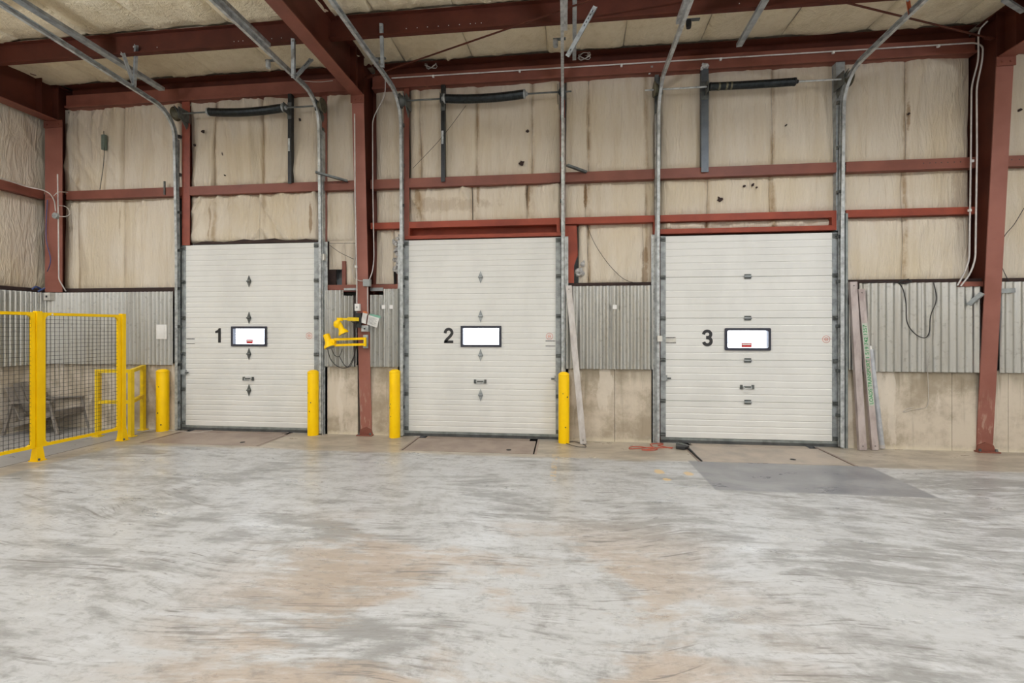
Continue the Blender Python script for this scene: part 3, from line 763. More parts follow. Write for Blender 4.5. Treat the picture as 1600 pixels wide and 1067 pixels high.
WINS = [(362, 417.5, 510, 541), (720, 783.5, 509, 542), (1132, 1204, 512.5, 547.5)]
JD = [.012]
def section_profile(z0, z1, nrib, y=.03, g=.005, gw=.011):
    """points (y,z) of the room side face, bottom to top"""
    dp = JD[0]; pr = [(y+dp, z0), (y, z0+.006)]
    for k in range(1, nrib):
        z = z0+(z1-z0)*k/nrib
        pr += [(y, z-gw), (y+g, z-gw*.35), (y+g, z+gw*.35), (y, z+gw)]
    pr += [(y, z1-.006), (y+dp, z1)]
    return pr
def strip_face(mb, prof, x0, x1, back):
    mb.prism_x([(back, prof[0][1])]+prof+[(back, prof[-1][1])], x0, x1)
for di, (x0, x1, zt) in enumerate(DOORS):
    n = di+1
    door = structure('door_%d' % n, ((x0+x1)/2, .05, 0)); cx = [X(389.5, .03), X(751, .03), X(1168, .03)][di]
    cpx = [389.5, 751, 1168][di]
    zh = [P(cpx, v, .03).z for v in HINGES[di]]
    zz = [zt]+zh+[.075]
    stw = .075; JD[0] = .010 if di == 2 else .003
    wx0, wx1 = P(WINS[di][0], 525, .03).x, P(WINS[di][1], 525, .03).x
    wz1, wz0 = P(cpx, WINS[di][2], .03).z, P(cpx, WINS[di][3], .03).z
    for k in range(5):
        z1, z0 = zz[k]-.0008, zz[k+1]+.0008
        nr = 6 if di == 2 else 7
        pr = section_profile(z0, z1, nr); mb = MB()
        if k == 2:
            strip_face(mb, pr, x0+stw, wx0+.01, .075); strip_face(mb, pr, wx1-.01, x1-stw, .075)
            lo = [p for p in pr if p[1] < wz0-.005]; hi = [p for p in pr if p[1] > wz1+.005]
            strip_face(mb, lo+[(lo[-1][0], wz0+.01)], wx0+.01, wx1-.01, .075); strip_face(mb, [(hi[0][0], wz1-.01)]+hi, wx0+.01, wx1-.01, .075)
        else: strip_face(mb, pr, x0+stw, x1-stw, .075)
        s = build('door_section', mb, M['door'], door)
        for xa, xb in ((x0, x0+stw-.001), (x1-stw+.001, x1)):
            build('end_stile', MB().box(xa, xb, .026, .076, z0, z1), M['galv_dull'], s)
        if k == 2:
            fr = MB(); r = .02 if di == 2 else .006; w = .035
            def rr(ax, bx, az, bz, rad, nn=4):
                pts = []
                for (px_, pz_, a0) in ((bx-rad, bz-rad, 0), (ax+rad, bz-rad, 90), (ax+rad, az+rad, 180), (bx-rad, az+rad, 270)):
                    for q in range(nn+1): th = radians(a0+90*q/nn); pts.append((px_+rad*cos(th), pz_+rad*sin(th)))
                return pts
            oo = rr(wx0, wx1, wz0, wz1, r); ii = rr(wx0+w, wx1-w, wz0+w, wz1-w, r*1.2); N = len(oo)
            v = [(a, .012, b) for a, b in oo]+[(a, .012, b) for a, b in ii]+[(a, .08, b) for a, b in oo]+[(a, .08, b) for a, b in ii]
            f = []
            for q in range(N):
                e = (q+1) % N; f += [(q, e, N+e, N+q), (q, 2*N+q, 2*N+e, e), (N+q, N+e, 3*N+e, 3*N+q), (2*N+q, 3*N+q, 3*N+e, 2*N+e)]
            fr.add(v, f); build('window_frame', fr, M['frame_win'], s)
            build('window_pane', MB().box(wx0+w-.004, wx1-w+.004, .048, .054, wz0+w-.004, wz1-w+.004), M['glass'], s)
            if di != 1:
                sx = P([389, 0, 1167][di], 530, .03).x; sw = .055 if di == 0 else .07
                build('warning_sticker', MB().box(sx-sw, sx+sw, .044, .046, wz0+w+.01, wz0+w+.075), M['red'], s)
                build('sticker_text', MB().box(sx-sw*.85, sx+sw*.85, .0425, .0438, wz0+w+.045, wz0+w+.062), M['white'], s)
            # number beside the window
            nx, nz, nh = [((336+345)/2, 524, (513, 535.5)), (701, 524, (512, 536)), (1105, 527.8, (514.8, 541))][di]
            pc = P(nx, nz, .028); hh = P(nx, nh[0], .028).z-P(nx, nh[1], .028).z
            build('number_%s' % ('one', 'two', 'three')[di], numeral('123'[di], pc.x, pc.z, hh, .0272), M['ink'], s)
            # round sticker
            q = P([483, 858.5, 1291][di], [524.5, 525.5, 530][di], .028); R = .052; rg = MB()
            for ra, rb in ((R, R*.86), (R*.5, R*.36)):
                v = []
                for k2 in range(24):
                    th = 2*pi*k2/24; v += [(q.x+ra*cos(th), .0275, q.z+ra*sin(th)), (q.x+rb*cos(th), .0275, q.z+rb*sin(th))]
                rg.add(v, [(2*k2, 2*k2+1, (2*k2+3) % 48, (2*k2+2) % 48) for k2 in range(24)])
            rg.box(q.x-R*.3, q.x+R*.3, .027, .0275, q.z-.006, q.z+.006)
            build('round_sticker', rg, M['red_pale'], s)
            lx, ly, lw = [(298, 533, 13), (860, 536.5, 15), (1048, 531.5, 16)][di]
            q = P(lx, ly, .028); w2 = P(lx+lw/2, ly, .028).x-q.x
            build('label_card', MB().box(q.x-w2, q.x+w2, .0272, .0282, q.z-.045, q.z+.045), M['label'] if di == 2 else M['door'], s)
            tb = MB()
            for a_, b_ in ((.03, .043), (-.043, -.033)):
                xq = q.x-w2
                while xq < q.x+w2-.004:
                    st = random.uniform(.010, .016); tb.box(xq, min(xq+st, q.x+w2), .0262, .0272, q.z+a_, q.z+b_); xq += st+.003
            build('label_print', tb, M['ink'], s)
    sk = MB(); y0_, y1_ = .0762, .082
    sk.box(x0-.02, wx0+.02, y0_, y1_, .01, zt+.012).box(wx1-.02, x1+.02, y0_, y1_, .01, zt+.012).box(wx0+.02, wx1-.02, y0_, y1_, .01, wz0+.02).box(wx0+.02, wx1-.02, y0_, y1_, wz1-.02, zt+.012)
    build('leak_block_skin', sk, M['seal'], door)  # added backing that keeps daylight from leaking through the section joints
    build('leak_block_frame', MB().box(x0-.0, x0+.06, .082, .31, 0, zt+.01).box(x1-.06, x1, .082, .31, 0, zt+.01).box(x0, x1, .082, .31, 2.95, zt+.012), M['seal'], door)  # added boxes that block daylight leaking in at the reveal
    # centre hinges
    for z in zh:
        if di < 2:
            mb = MB().prism([(cx-.036, z), (cx, z-.095), (cx+.036, z), (cx, z+.095)], .018, .027); mb.lathe((cx-.03, .012, z), (1,0,0), [(0, .014), (.06, .014)], 8)
            hb = build('centre_hinge', mb, M['galv_dark'] if di == 0 else M['galv_dull'], door)
            build('hinge_pin', MB().lathe((cx-.036, .010, z), (1,0,0), [(0, .007), (.072, .007)], 6), M['black'], hb)
        else:
            mb = MB().box(cx-.045, cx+.045, .018, .027, z-.032, z+.032)
            hb = build('centre_hinge', mb, M['galv_dark'], door)
            build('hinge_pin', MB().lathe((cx-.05, .012, z), (1,0,0), [(0, .012), (.1, .012)], 8), M['galv_dull'], hb)
    # side hinges with rollers
    for sx, sg in ((x0, 1), (x1, -1)):
        for z in zh+[zt-.05, .12]:
            hb = build('side_hinge', MB().box(sx+sg*.0-.0, sx+sg*.07, .008, .025, z-.028, z+.028) if sg > 0 else MB().box(sx-.07, sx, .008, .025, z-.028, z+.028), M['galv_dark'], door)
            build('roller_stem', MB().lathe((sx-sg*.06, .0, z), (sg,0,0), [(0, .009), (.11, .009)], 8), M['galv_dark'], hb)
    # lift handle
    hz = P(cpx, [591.5, 596, 604.5][di], .03).z; hx = P([388.5, 750.5, 1167][di], 590, .03).x
    h = build('lift_handle', MB().tube(fillet([(hx-.06, .02, hz+.008), (hx-.045, -.02, hz-.02), (hx+.045, -.02, hz-.02), (hx+.06, .02, hz+.008)], .02), .008), M['galv'], door, smooth=50)
    build('handle_plate', MB().box(hx-.095, hx-.062, .014, .027, hz-.03, hz+.03).box(hx+.062, hx+.095, .014, .027, hz-.03, hz+.03).box(hx-.075, hx+.075, .012, .02, hz-.006, hz+.012), M['galv_dark'], h)
    # slide bolt on the edge
    bz = P(cpx, [583, 590, 592][di], .03).z; bx = x1 if di == 1 else x0; sg = -1 if di == 1 else 1
    lk = build('slide_lock', MB().box(min(bx, bx+sg*.09), max(bx, bx+sg*.09), .0, .025, bz-.035, bz+.045), M['galv_dull'], door)
    build('lock_bolt', MB().lathe((bx+sg*.09, .0, bz), (sg,0,0), [(0, .012), (.05, .012)], 8), M['galv_dark'], lk)
    build('bottom_retainer', MB().box(x0+.005, x1-.005, .022, .08, .045, .075), M['seal_alu'], door)
    build('bottom_seal', MB().box(x0+.0, x1-.0, .015, .085, .006, .044), M['seal'], door)

# door tracks
trk_prof = [(-.020, -.032), (.020, -.032), (.020, -.026), (-.013, -.026), (-.013, .026), (.020, .026), (.020, .032), (-.020, .032)]
def track(px, side, zs, zend, slope, label, yend=-3.4, r=.42, xoff=0):
    xb = P(px, 450, -.04).x; o = thing('door_track', label, 'track', (xb, -.03, 0))
    pts = [Vector((xb, -.035, 0.02)), Vector((xb, -.04, 2.9)), Vector((xb, -.075, zs-.3))]
    y0 = -.085; th1 = pi/2-slope
    for k in range(11):
        a = th1*k/10; pts.append(Vector((xb, y0-r*(1-cos(a)), zs+r*sin(a))))
    e = pts[-1]; pts2 = [Vector((xb, e.y-(e.y-yend)*q, e.z+(e.y-yend)*q*math.tan(slope))) for q in (.3, .6, 1)]
    prof = [(a*side, b) for a, b in trk_prof]
    build('vertical_track', MB().sweep(prof, pts[:4]), M['galv'], o)
    build('curved_track', MB().sweep(prof, pts[3:]), M['galv'], o, smooth=40)
    build('horizontal_track', MB().sweep(prof, [pts[-1]]+pts2), M['galv'], o)
    build('track_angle', MB().bar(pts2[0]+Vector((-side*.03, 0, .03)), pts2[-1]+Vector((-side*.03, 0, .03)), .06, .006).bar(pts2[0]+Vector((-side*.058, 0, .05)), pts2[-1]+Vector((-side*.058, 0, .05)), .005, .05), M['galv'], o)
    # wall angle behind the track
    xa = xb-side*.03
    build('wall_angle', MB().box(xa-.004, xa+.004, -.06, .03, 0, 4.75).box(min(xa, xa-side*.055), max(xa, xa-side*.055), .0, .006, 0, 3.02), M['galv'], o)
    z = .45
    while z < 4.8:
        build('track_bracket', MB().box(xb-.035, xb+.02, -.03, .03, z-.022, z+.022).box(xb-.03, xb-.018, -.045, -.03, z-.01, z+.01), M['galv_dark'], o); z += .62
    return xb, pts
TRK = {}
TRK['1l'] = track(277.5, 1, 4.72, 5.15, .07, 'galvanised door track up the left side of door 1')
TRK['1r'] = track(501.5, -1, 4.80, 5.2, .0, 'galvanised door track up the right side of door 1')
TRK['2l'] = track(628.5, 1, 4.74, 5.15, .0, 'galvanised door track up the left side of door 2')
TRK['2r'] = track(879, -1, 4.74, 5.15, .0, 'galvanised door track up the right side of door 2 beside the white beam')
TRK['3l'] = track(1028, 1, 4.70, 5.12, .03, 'galvanised door track up the left side of door 3')
TRK['3r'] = track(1314, -1, 4.70, 5.15, .03, 'galvanised door track up the right side of door 3')
# dark lift cables beside the tracks
for (k, pxc) in (('1l', 282), ('1r', 495), ('2l', 636), ('2r', 872), ('3l', 1036), ('3r', 1311)):
    pass
# extra flashing edge on the right of door 3
tag(build('flashing_strip', MB().box(X(1319.5), X(1323), -.03, .03, 0, 3.25), M['seal_alu']), 'thin pale flashing strip between door 3 track and concrete', 'strip')

# track hangers: perforated angles
def hanger(a, b, label, w=.035, holes=False, m=None):
    a = Vector(a); b = Vector(b); o = thing('track_hanger', label, 'bracket', a); m = m or M['galv_dull']
    build('angle_iron', MB().bar(a, b, w, .004, up=(0,-1,0)).bar(a+Vector((w/2, .015, 0)), b+Vector((w/2, .015, 0)), .004, .03, up=(0,-1,0)), m, o)
    d = (b-a); q = MB()
    for t_ in (0.06, .94):
        q.lathe(a+d*t_+Vector((0, -.004, 0)), (0,-1,0), [(0, .016), (.014, .014)], 6)
    build('bolt', q, M['galv'], o)
    if holes:
        q = MB()
        for t_ in (.08, .15, .22, .29, .36, .85): q.bar(a+d*t_+Vector((0, -.0035, 0)), a+d*(t_+.035)+Vector((0, -.0035, 0)), .010, .003, up=(0,-1,0))
        build('slot', q, M['black'], o)
yp = -1.10
def onX(k, px, py): return PX(px, py, TRK[k][0])
q = onX('1l', 208, 135); hanger(P(211, 70, -1.19), q, 'upright hanger from purlin to the left track of door 1')
hanger(P(190, 82, -1.20), q+Vector((-.02, .02, -.0)), 'slanted hanger behind the upright one on the left track of door 1')
q = P(458, 120, -.95); hanger(P(457, 60, -1.19), P(457.5, 122, -1.05), 'upright hanger on the right track of door 1 beside the big rafter', .045)
hanger(P(486, 92, -.9), P(460, 121, -.98), 'slanted hanger from the big rafter to the right track of door 1', .045, True)
hanger(P(595, 36, -1.19), P(597, 105, -1.02), 'upright hanger on the left track of door 2', .04)
hanger(P(930, 10, -1.24), P(886, 88, -1.10), 'slanted slotted hanger on the right track of door 2', .05, True)
hanger(P(1417, 0, -1.45), P(1421, 24, -1.25), 'rust-orange hanger on the right track of door 3', .05, m=M['orange_rod'])
# bumper springs on tracks
for px, py, y, lab, mt in ((419, 101, -1.05, 'silver coil bumper beside the right track of door 1', 'galv'), (588, 98, -.95, 'silver coil bumper beside the left track of door 2', 'galv'),
                       (868, 68, -.9, 'silver coil bumper beside the right track of door 2', 'galv'), (1076, 38, -1.05, 'black bumper spring beside the left track of door 3', 'black')):
    c = P(px, py, y); o = thing('bumper_spring', lab, 'bumper', c)
    build('coil', MB().lathe(c-Vector((0, 0, .045)), (0,0,1), [(0, .028), (.03, .032), (.06, .034), (.09, .03)], 14), M[mt], o, smooth=40)
    build('bumper_cap', MB().box(c.x-.03, c.x+.13, c.y-.02, c.y+.02, c.z+.045, c.z+.06), M['galv_dark'], o)

# torsion springs
def spring_set(i, lab, xa, xb, sx0, sx1, y, z, postx, drumL, drumR, zt_post=5.37):
    o = thing('torsion_spring', 'black torsion spring on a shaft above door %s' % lab, 'spring', ((sx0+sx1)/2, y, z))
    build('shaft', MB().lathe((xa, y, z), (1,0,0), [(0, .0125), (xb-xa, .0125)], 10), M['galv_dark'] if i < 2 else M['galv'], o, smooth=40)
    n = 90; pts = []; v = []; f = []; k = 12; L = sx1-sx0
    sag = (.035, .03, .006)[i]; R = (.062, .062, .052)[i]
    for a in range(n+1):
        t_ = a/n; xx = sx0+L*t_; zz = z-sag*4*t_*(1-t_); r = R*(1+.03*(a % 2))
        v += [(xx, y+cos(2*pi*b/k)*r, zz+sin(2*pi*b/k)*r) for b in range(k)]
    f = [(a*k+b, a*k+(b+1) % k, (a+1)*k+(b+1) % k, (a+1)*k+b) for a in range(n) for b in range(k)]
    f += [tuple(range(k))[::-1], tuple(n*k+b for b in range(k))]
    build('coil', MB().add(v, f), M['spring'], o)
    for e, d in ((sx0, -1), (sx1, 1)):
        build('winding_cone', MB().lathe((e, y, z), (d,0,0), [(-.01, R*1.08), (.012, R*1.08), (.03, R*.5), (.05, R*.45)], 14), M['galv_dull'] if i < 2 else M['black'], o, smooth=40)
    if i == 2:
        for xx in (sx0+.10, sx0+.20, sx0+.26): build('paint_band', MB().lathe((xx, y, z-.004), (1,0,0), [(0, R*1.06), (.025, R*1.06)], 14), M['drum'], o, smooth=40)
    for dxp, nm in ((drumL, 0), (drumR, 1)):
        s_ = 1 if nm == 0 else -1
        build('cable_drum', MB().lathe((dxp-s_*.06, y, z), (s_,0,0), [(0, .02), (0, .105), (.012, .11), (.02, .09), (.05, .075), (.08, .05), (.10, .03)], 20), M['drum'] if i != 1 else M['galv_dark'], o, smooth=40)
        build('bearing_bracket', MB().box(dxp+s_*.05-.004, dxp+s_*.05+.004, y-.06, .03, z-.09, z+.09).prism_x([(-.02, z-.20), (.02, z-.10), (y-.02, z+.05), (y-.12, z+.08)], dxp+s_*.02, dxp+s_*.03), M['galv_dark'], o)
    p = thing('spring_post', 'slim black post carrying the spring bearing above door %s' % lab, 'post', (postx, y+.14, G1b))
    w = .03 if i < 2 else .05; pm = M['black'] if i < 2 else simple('slate steel', (92, 98, 104), .45, .4)
    build('post_channel', MB().box(postx-w, postx+w, -.03, -.022, (G1b-.08 if i != 0 else G1b-.02), zt_post).box(postx-w, postx-w+.006, -.022, .04, G1b+.0, zt_post).box(postx+w-.006, postx+w, -.022, .04, G1b, zt_post), pm, p)
    build('bearing_plate', MB().box(postx-w*1.1, postx+w*1.1, -.036, -.03, z-.12, z+.14).box(postx-.004, postx+.004, y-.05, -.03, z-.07, z+.07), M['galv_dark'], p)
    if i < 2: build('winding_clip', MB().box(postx-.02, postx+.012, -.042, -.036, 4.46, 4.66), M['galv'], p)
ys = -.15
SX = lambda px: P(px, 150, ys).x
spring_set(0, '1', SX(286), SX(503), SX(327), SX(443), ys, 5.09, P(452.5, 200, -.03).x, SX(279), SX(500))
spring_set(1, '2', SX(626), SX(893), SX(695), SX(819), ys, 5.09, P(692, 200, -.03).x, SX(631), SX(877))
spring_set(2, '3', SX(1008), SX(1330), SX(1110), SX(1241), ys, 5.045, P(1101.5, 200, -.03).x, SX(1028), SX(1321))
# small braces on the girt
for a, b, lab in (((493, 269, -.22), (543, 283, -.02), 'dark angle brace right of door 1 reaching to the girt'),
                  ((886, 258, -.16), (916, 269, -.01), 'dark angle brace right of door 2 reaching to the girt')):
    tag(build('angle_brace', MB().bar(P(*a), P(*b), .05, .03), M['galv_dark']), lab, 'brace')

# ------------------------------------------------------------------ bollards
BL = ['yellow bollard between the yellow guard rail and door 1', 'yellow bollard at the right edge of door 1',
      'yellow bollard at the left edge of door 2 beside the brown column', 'yellow bollard at the right edge of door 2 before the leaning white beam']
for (px, py, pt, hw), lab in zip(((252, 675.5, 577, 8.8), (488, 682, 578.5, 8.6), (616, 685.5, 577.5, 8.6), (881, 694, 581.5, 8.8)), BL):
    c = F(px, py-2); zc = 720*EYE/(py-2-514); r = hw*zc/720*.97; c.y += r*.3; ztop = EYE-(pt-514)*zc/720
    o = thing('bollard', lab, 'bollard', (c.x, c.y, 0), 'yellow bollards by the dock doors')
    s_ = ztop-.035
    pr = [(0, r), (s_, r)]+[(s_+.04*sin(a), r*cos(a)) for a in (.35, .7, 1.05, 1.35)]
    build('sleeve', MB().lathe((c.x, c.y, 0), (0,0,1), pr, 32), M['yellow'], o, smooth=50)
    build('sleeve_ridge', MB().lathe((c.x, c.y, s_-.012), (0,0,1), [(0, r), (.005, r+.003), (.012, r+.003), (.017, r)], 32), M['yellow'], o, smooth=50)
    random.seed(int(px)); q = MB()
    for k in range(3):
        a = random.uniform(-2.4, -.7); zz = random.uniform(.1, .9*s_)
        q.lathe((c.x+cos(a)*r*.995, c.y+sin(a)*r*.995, zz), (cos(a), sin(a), 0), [(0, .008+.006*random.random()), (.002, .006)], 6)
    build('scuff', q, M['ink'], o)

# ------------------------------------------------------------------ yellow mesh fence
FX = -6.53
posts_y = (-.735, -1.80, -2.90)
def fence():
    ys_ = posts_y; H = 1.86
    fx = lambda y: FX-.04*(y+.735)/1.05*-1 if False else -6.50+(y+.735)*.05
    o = thing('mesh_fence', 'tall yellow fence with black wire mesh panels left of door 1', 'fence', (-6.55, -1.8, 0))
    for y in ys_:
        x = fx(y)
        p = build('post', MB().box(x-.03, x+.03, y-.03, y+.03, 0, H+.015), M['yellow'], o)
        build('foot', MB().add([(x-.052, y-.045, .012), (x+.052, y-.045, .012), (x+.052, y+.045, .012), (x-.052, y+.045, .012),
                                (x-.034, y-.034, .17), (x+.034, y-.034, .17), (x+.034, y+.034, .17), (x-.034, y+.034, .17)],
                               [(0,1,2,3),(4,7,6,5),(0,4,5,1),(1,5,6,2),(2,6,7,3),(3,7,4,0)]).box(x-.065, x+.065, y-.055, y+.055, 0, .012), M['yellow'], p)
        build('anchor_bolt', MB().lathe((x+.06, y-.03, .012), (0,0,1), [(0, .012), (.025, .012)], 6), M['galv_dark'], p)
    for k in range(2):
        y1, y0 = ys_[k]-.036, ys_[k+1]+.036; z0, z1 = .165, H; w = .038; rad = .05
        pts_o = [(y0, z0), (y1, z0), (y1, z1), (y0, z1)]
        ii = []
        for (a, b, t0) in ((y1-w-rad, z1-w-rad, 0), (y0+w+rad, z1-w-rad, 90), (y0+w+rad, z0+w+rad, 180), (y1-w-rad, z0+w+rad, 270)):
            for q in range(5): th = radians(t0+22.5*q); ii.append((a+rad*cos(th), b+rad*sin(th)))
        def outer(p):
            cy, cz = (y0+y1)/2, (z0+z1)/2
            return (y1 if p[0] > cy else y0, z1 if p[1] > cz else z0)
        # outer ring matched to the inner ring
        oo = []
        for idx, p in enumerate(ii):
            c_, q = divmod(idx, 5); Y = y1 if c_ in (0, 3) else y0; Z = z1 if c_ in (0, 1) else z0
            if q == 0: oo.append((Y, p[1]) if c_ in (0, 2) else (p[0], Z))
            elif q == 4: oo.append((p[0], Z) if c_ in (0, 2) else (Y, p[1]))
            else: oo.append((Y, Z))
        N = len(ii); xx = lambda y: fx(y); t_ = .016
        v = [(xx(a)+t_, a, b) for a, b in oo]+[(xx(a)+t_, a, b) for a, b in ii]+[(xx(a)-t_, a, b) for a, b in oo]+[(xx(a)-t_, a, b) for a, b in ii]
        f = []
        for q in range(N):
            e = (q+1) % N; f += [(q, e, N+e, N+q), (q, 2*N+q, 2*N+e, e), (N+q, N+e, 3*N+e, 3*N+q), (2*N+q, 3*N+q, 3*N+e, 2*N+e)]
        fr = build('panel_frame', MB().add(v, f), M['yellow'], o)
        wm = MB(); y = y0+.05
        while y < y1-.03:
            wm.bar((xx(y), y, z0+.02), (xx(y), y, z1-.02), .0035, .0035); y += .0515
        z = z0+.06
        while z < z1-.03:
            wm.bar((xx(y0)+.003, y0+.02, z), (xx(y1)+.003, y1-.02, z), .0035, .0035); z += .0515
        g = build('wire_mesh', wm, M['wire'], fr); g['kind'] = 'stuff'
    y = -.95; build('maker_tag', MB().box(fx(-1.7)+.017, fx(-1.7)+.019, -1.66, -1.50, 1.828, 1.848), M['white'], o)
fence()

# ------------------------------------------------------------------ L-shaped guard rail
o = thing('guard_rail', 'low worn yellow two-rail guard rail beside the bollard behind the fence', 'railing', (-6.85, -.4, 0))
A, B, C = Vector((-7.11, -.55, 0)), Vector((-6.60, -.50, 0)), Vector((-6.84, -.06, 0))
for p, h in ((A, 1.03), (B, 1.03), (C, 1.06)):
    build('post', MB().box(p.x-.028, p.x+.028, p.y-.028, p.y+.028, 0, h), M['yellow_dull'], o)
    build('base_plate', MB().box(p.x-.06, p.x+.06, p.y-.05, p.y+.05, 0, .012), M['yellow_dull'], o)
D_ = Vector((-7.11, -.06, 0))
for z, h in ((1.005, .05), (.53, .05)):
    u = Vector((0, 0, z)); build('rail', MB().bar(A+u, B+u, .05, h), M['yellow_dull'], o)
    build('rail', MB().bar(B+u, C+u+Vector((0, 0, .03)), .05, h), M['yellow_dull'], o)

# ------------------------------------------------------------------ garden chair behind the fence
def chair():
    o = thing('garden_chair', 'dark grey slatted plastic garden chair behind the yellow mesh fence', 'chair', (-8.2, -.35, 0))
    CH = M['chair']; base = Vector((-8.56, -.62, 0)); 
    ux = Vector((cos(.15), sin(.15), 0)); uy = Vector((-sin(.15), cos(.15), 0))    # ux forward, uy across
    W_ = .50
    def p(a, b, c): return base+ux*a+uy*b+Vector((0, 0, c))
    for k in range(5):
        b = .03+k*(W_-.06)/4
        top = .80-.018*abs(k-2)**2*.8
        build('back_slat', MB().bar(p(.16, b, .24), p(-.04, b+(k-2)*.012, top), .018, .092, up=uy), CH, o)
    for k in range(6):
        a = .16+k*.085; z = .24+k*.022
        build('seat_slat', MB().bar(p(a, 0, z), p(a, W_, z), .078, .018), CH, o)
    for b in (-.03, W_+.03):
        build('arm', MB().bar(p(-.02, b, .50), p(.66, b, .52), .085, .022), CH, o)
        build('front_leg', MB().tube([p(.62, b, .51), p(.66, b, .3), p(.74, b, 0)], .02, 6, radii=[.018, .024, .03]), CH, o)
        build('rear_leg', MB().tube([p(.05, b, .50), p(.0, b, .28), p(-.08, b, 0)], .02, 6, radii=[.02, .028, .03]), CH, o)
        build('side_rail', MB().bar(p(.66, b*.96+.01, .33), p(.02, b*.96+.01, .14), .022, .07), CH, o)
    build('front_apron', MB().bar(p(.66, 0, .31), p(.66, W_, .31), .02, .09), CH, o)
    build('back_rail', MB().bar(p(.02, -.03, .48), p(.02, W_+.03, .48), .03, .06), CH, o)
chair()

# ------------------------------------------------------------------ leaning beams
def lean(name, pb, ptp, w, d, label, m, ytop, tube=False, zb=.0):
    b = F(*pb); tpt = P(ptp[0], ptp[1], ytop)
    o = thing(name, label, 'beam' if not tube else 'pipe', (b.x, b.y, 0))
    dd = (tpt-b).normalized(); up = Vector((0, -1, 0))
    b = b+dd*.012
    if tube:
        build('tube', MB().tube([b, tpt], w/2, 14), m, o, smooth=50)
        build('end_fitting', MB().tube([b, b+dd*.05], w/2+.004, 14), M['beam_white'], o, smooth=50)
        build('end_fitting', MB().tube([tpt, tpt+dd*.05], w*.3, 10), M['white'], o, smooth=50)
    else:
        build('beam_body', MB().bar(b, tpt, w, d, up=up), m, o)
        r = dd.cross(up).normalized(); nn = r.cross(dd)
        for e, s_ in ((b, 1), (tpt, -1)):
            c = e+dd*(.05*s_)+nn*(d/2)
            build('pin_hole', MB().lathe(c, nn, [(0, .010), (.002, .010)], 10), M['ink'], o)
            build('end_plate', MB().bar(e+dd*(-.004*s_), e+dd*(.09*s_), w+.004, d+.004, up=up), m, o)
    return o, b, tpt, dd
lean('load_beam', (911.5, 694), (888.5, 447), .085, .045, 'white load beam leaning alone beside the bollard right of door 2', M['beam_white'], -.055)
lean('load_beam', (1347, 703.5), (1332, 441), .088, .05, 'taller plain load beam leaning next to door 3, leftmost of its trio', M['beam_pink'], -.055)
o, b, tpt, dd = lean('load_beam', (1366.5, 703.5), (1344.5, 452), .078, .045, 'load beam with green handwriting leaning between the plain beam and the tube', M['beam_pink'], -.055)
lean('leaning_tube', (1378, 701), (1359.5, 546), .07, 0, 'short grey round tube leaning beside the green-lettered beam', M['pipe_grey'], -.06, tube=True)
# green lettering running up the middle beam
r_ = dd.cross(Vector((0, -1, 0))).normalized(); nn = r_.cross(dd)
def on_beam(s, c): return b+dd*s+r_*c+nn*.0235
Lb = (tpt-b).length; s0 = Lb*(703-632)/(703-452); s1 = Lb*(703-508)/(703-452)
mbt = MB()
for a0, a1 in ((s0-.02, s0+.42), (s0+.62, s1+.02)):
    mbt.add([on_beam(a0, -.034), on_beam(a0, .034), on_beam(a1, .034), on_beam(a1, -.034)], [(0,1,2,3)])
build('marker_tape', mbt, M['green_pale'], o)
def beam_text(txt, a0, a1):
    c = bpy.data.curves.new('txt', 'FONT'); c.body = txt; c.offset = .02
    ob = bpy.data.objects.new('txt', c); COL.objects.link(ob)
    me = bpy.data.meshes.new_from_object(ob.evaluated_get(bpy.context.evaluated_depsgraph_get())); bpy.data.objects.remove(ob)
    co = np.array([v.co[:] for v in me.vertices]); lo = co.min(0); hi = co.max(0); mb = MB()
    rs = 1 if r_.x > 0 else -1
    for_v = [on_beam(a0+(p[0]-lo[0])/(hi[0]-lo[0])*(a1-a0), rs*(.022-(p[1]-lo[1])/(hi[1]-lo[1])*.048))+nn*.0015 for p in co]
    mb.add(for_v, [tuple(p.vertices) for p in me.polygons]); build('green_lettering', mb, M['green'], o)
beam_text('LOADS TRANSPORT', s0, s0+(s1-s0)*.56); beam_text('1 519 742 1257', s0+(s1-s0)*.58, s1)

# ------------------------------------------------------------------ dock lamps on the column
def lamp_head(o, c, ax, s=1., y=0):
    hd = build('lamp_head', MB().lathe(c, ax, [(-.10*s, .03*s), (-.098*s, .048*s), (0, .05*s), (.03*s, .055*s), (.07*s, .085*s), (.11*s, .095*s), (.112*s, .085*s)], 24), M['yellow'], o, smooth=45)
    build('lamp_lens', MB().lathe(Vector(c)+Vector(ax).normalized()*(.10*s), ax, [(0, .08*s), (.016*s, .07*s)], 20), M['box_grey'], hd, smooth=45)
yl = -.26
o = thing('dock_lamp', 'yellow dock lamp with twin parallel arms, the lower one on the column', 'lamp', P(573, 533, -.12))
build('wall_bracket', MB().bar(P(571.5, 523, -.13), P(571.5, 544, -.13), .07, .03, up=(0,-1,0)), M['galv_dull'], o)
for pyy in (529.5, 538.5):
    a, b2 = P(572, pyy-.6, -.17), P(522, pyy+.8, yl); build('arm', MB().bar(a, b2, .03, .036), M['yellow'], o)
build('arm_link', MB().bar(P(570.5, 527, -.18), P(570.5, 541, -.18), .03, .03, up=(0,-1,0)), M['yellow'], o)
lamp_head(o, P(513, 532, yl), Vector((.42, -.10, -1)), 1.0)
build('head_knuckle', MB().lathe(P(521, 534, yl+.03), (0,-1,0), [(0, .05), (.07, .05)], 16), M['yellow'], o, smooth=45)
o = thing('dock_lamp', 'yellow dock lamp with short stub arm, the upper one on the column', 'lamp', P(560, 499, -.12))
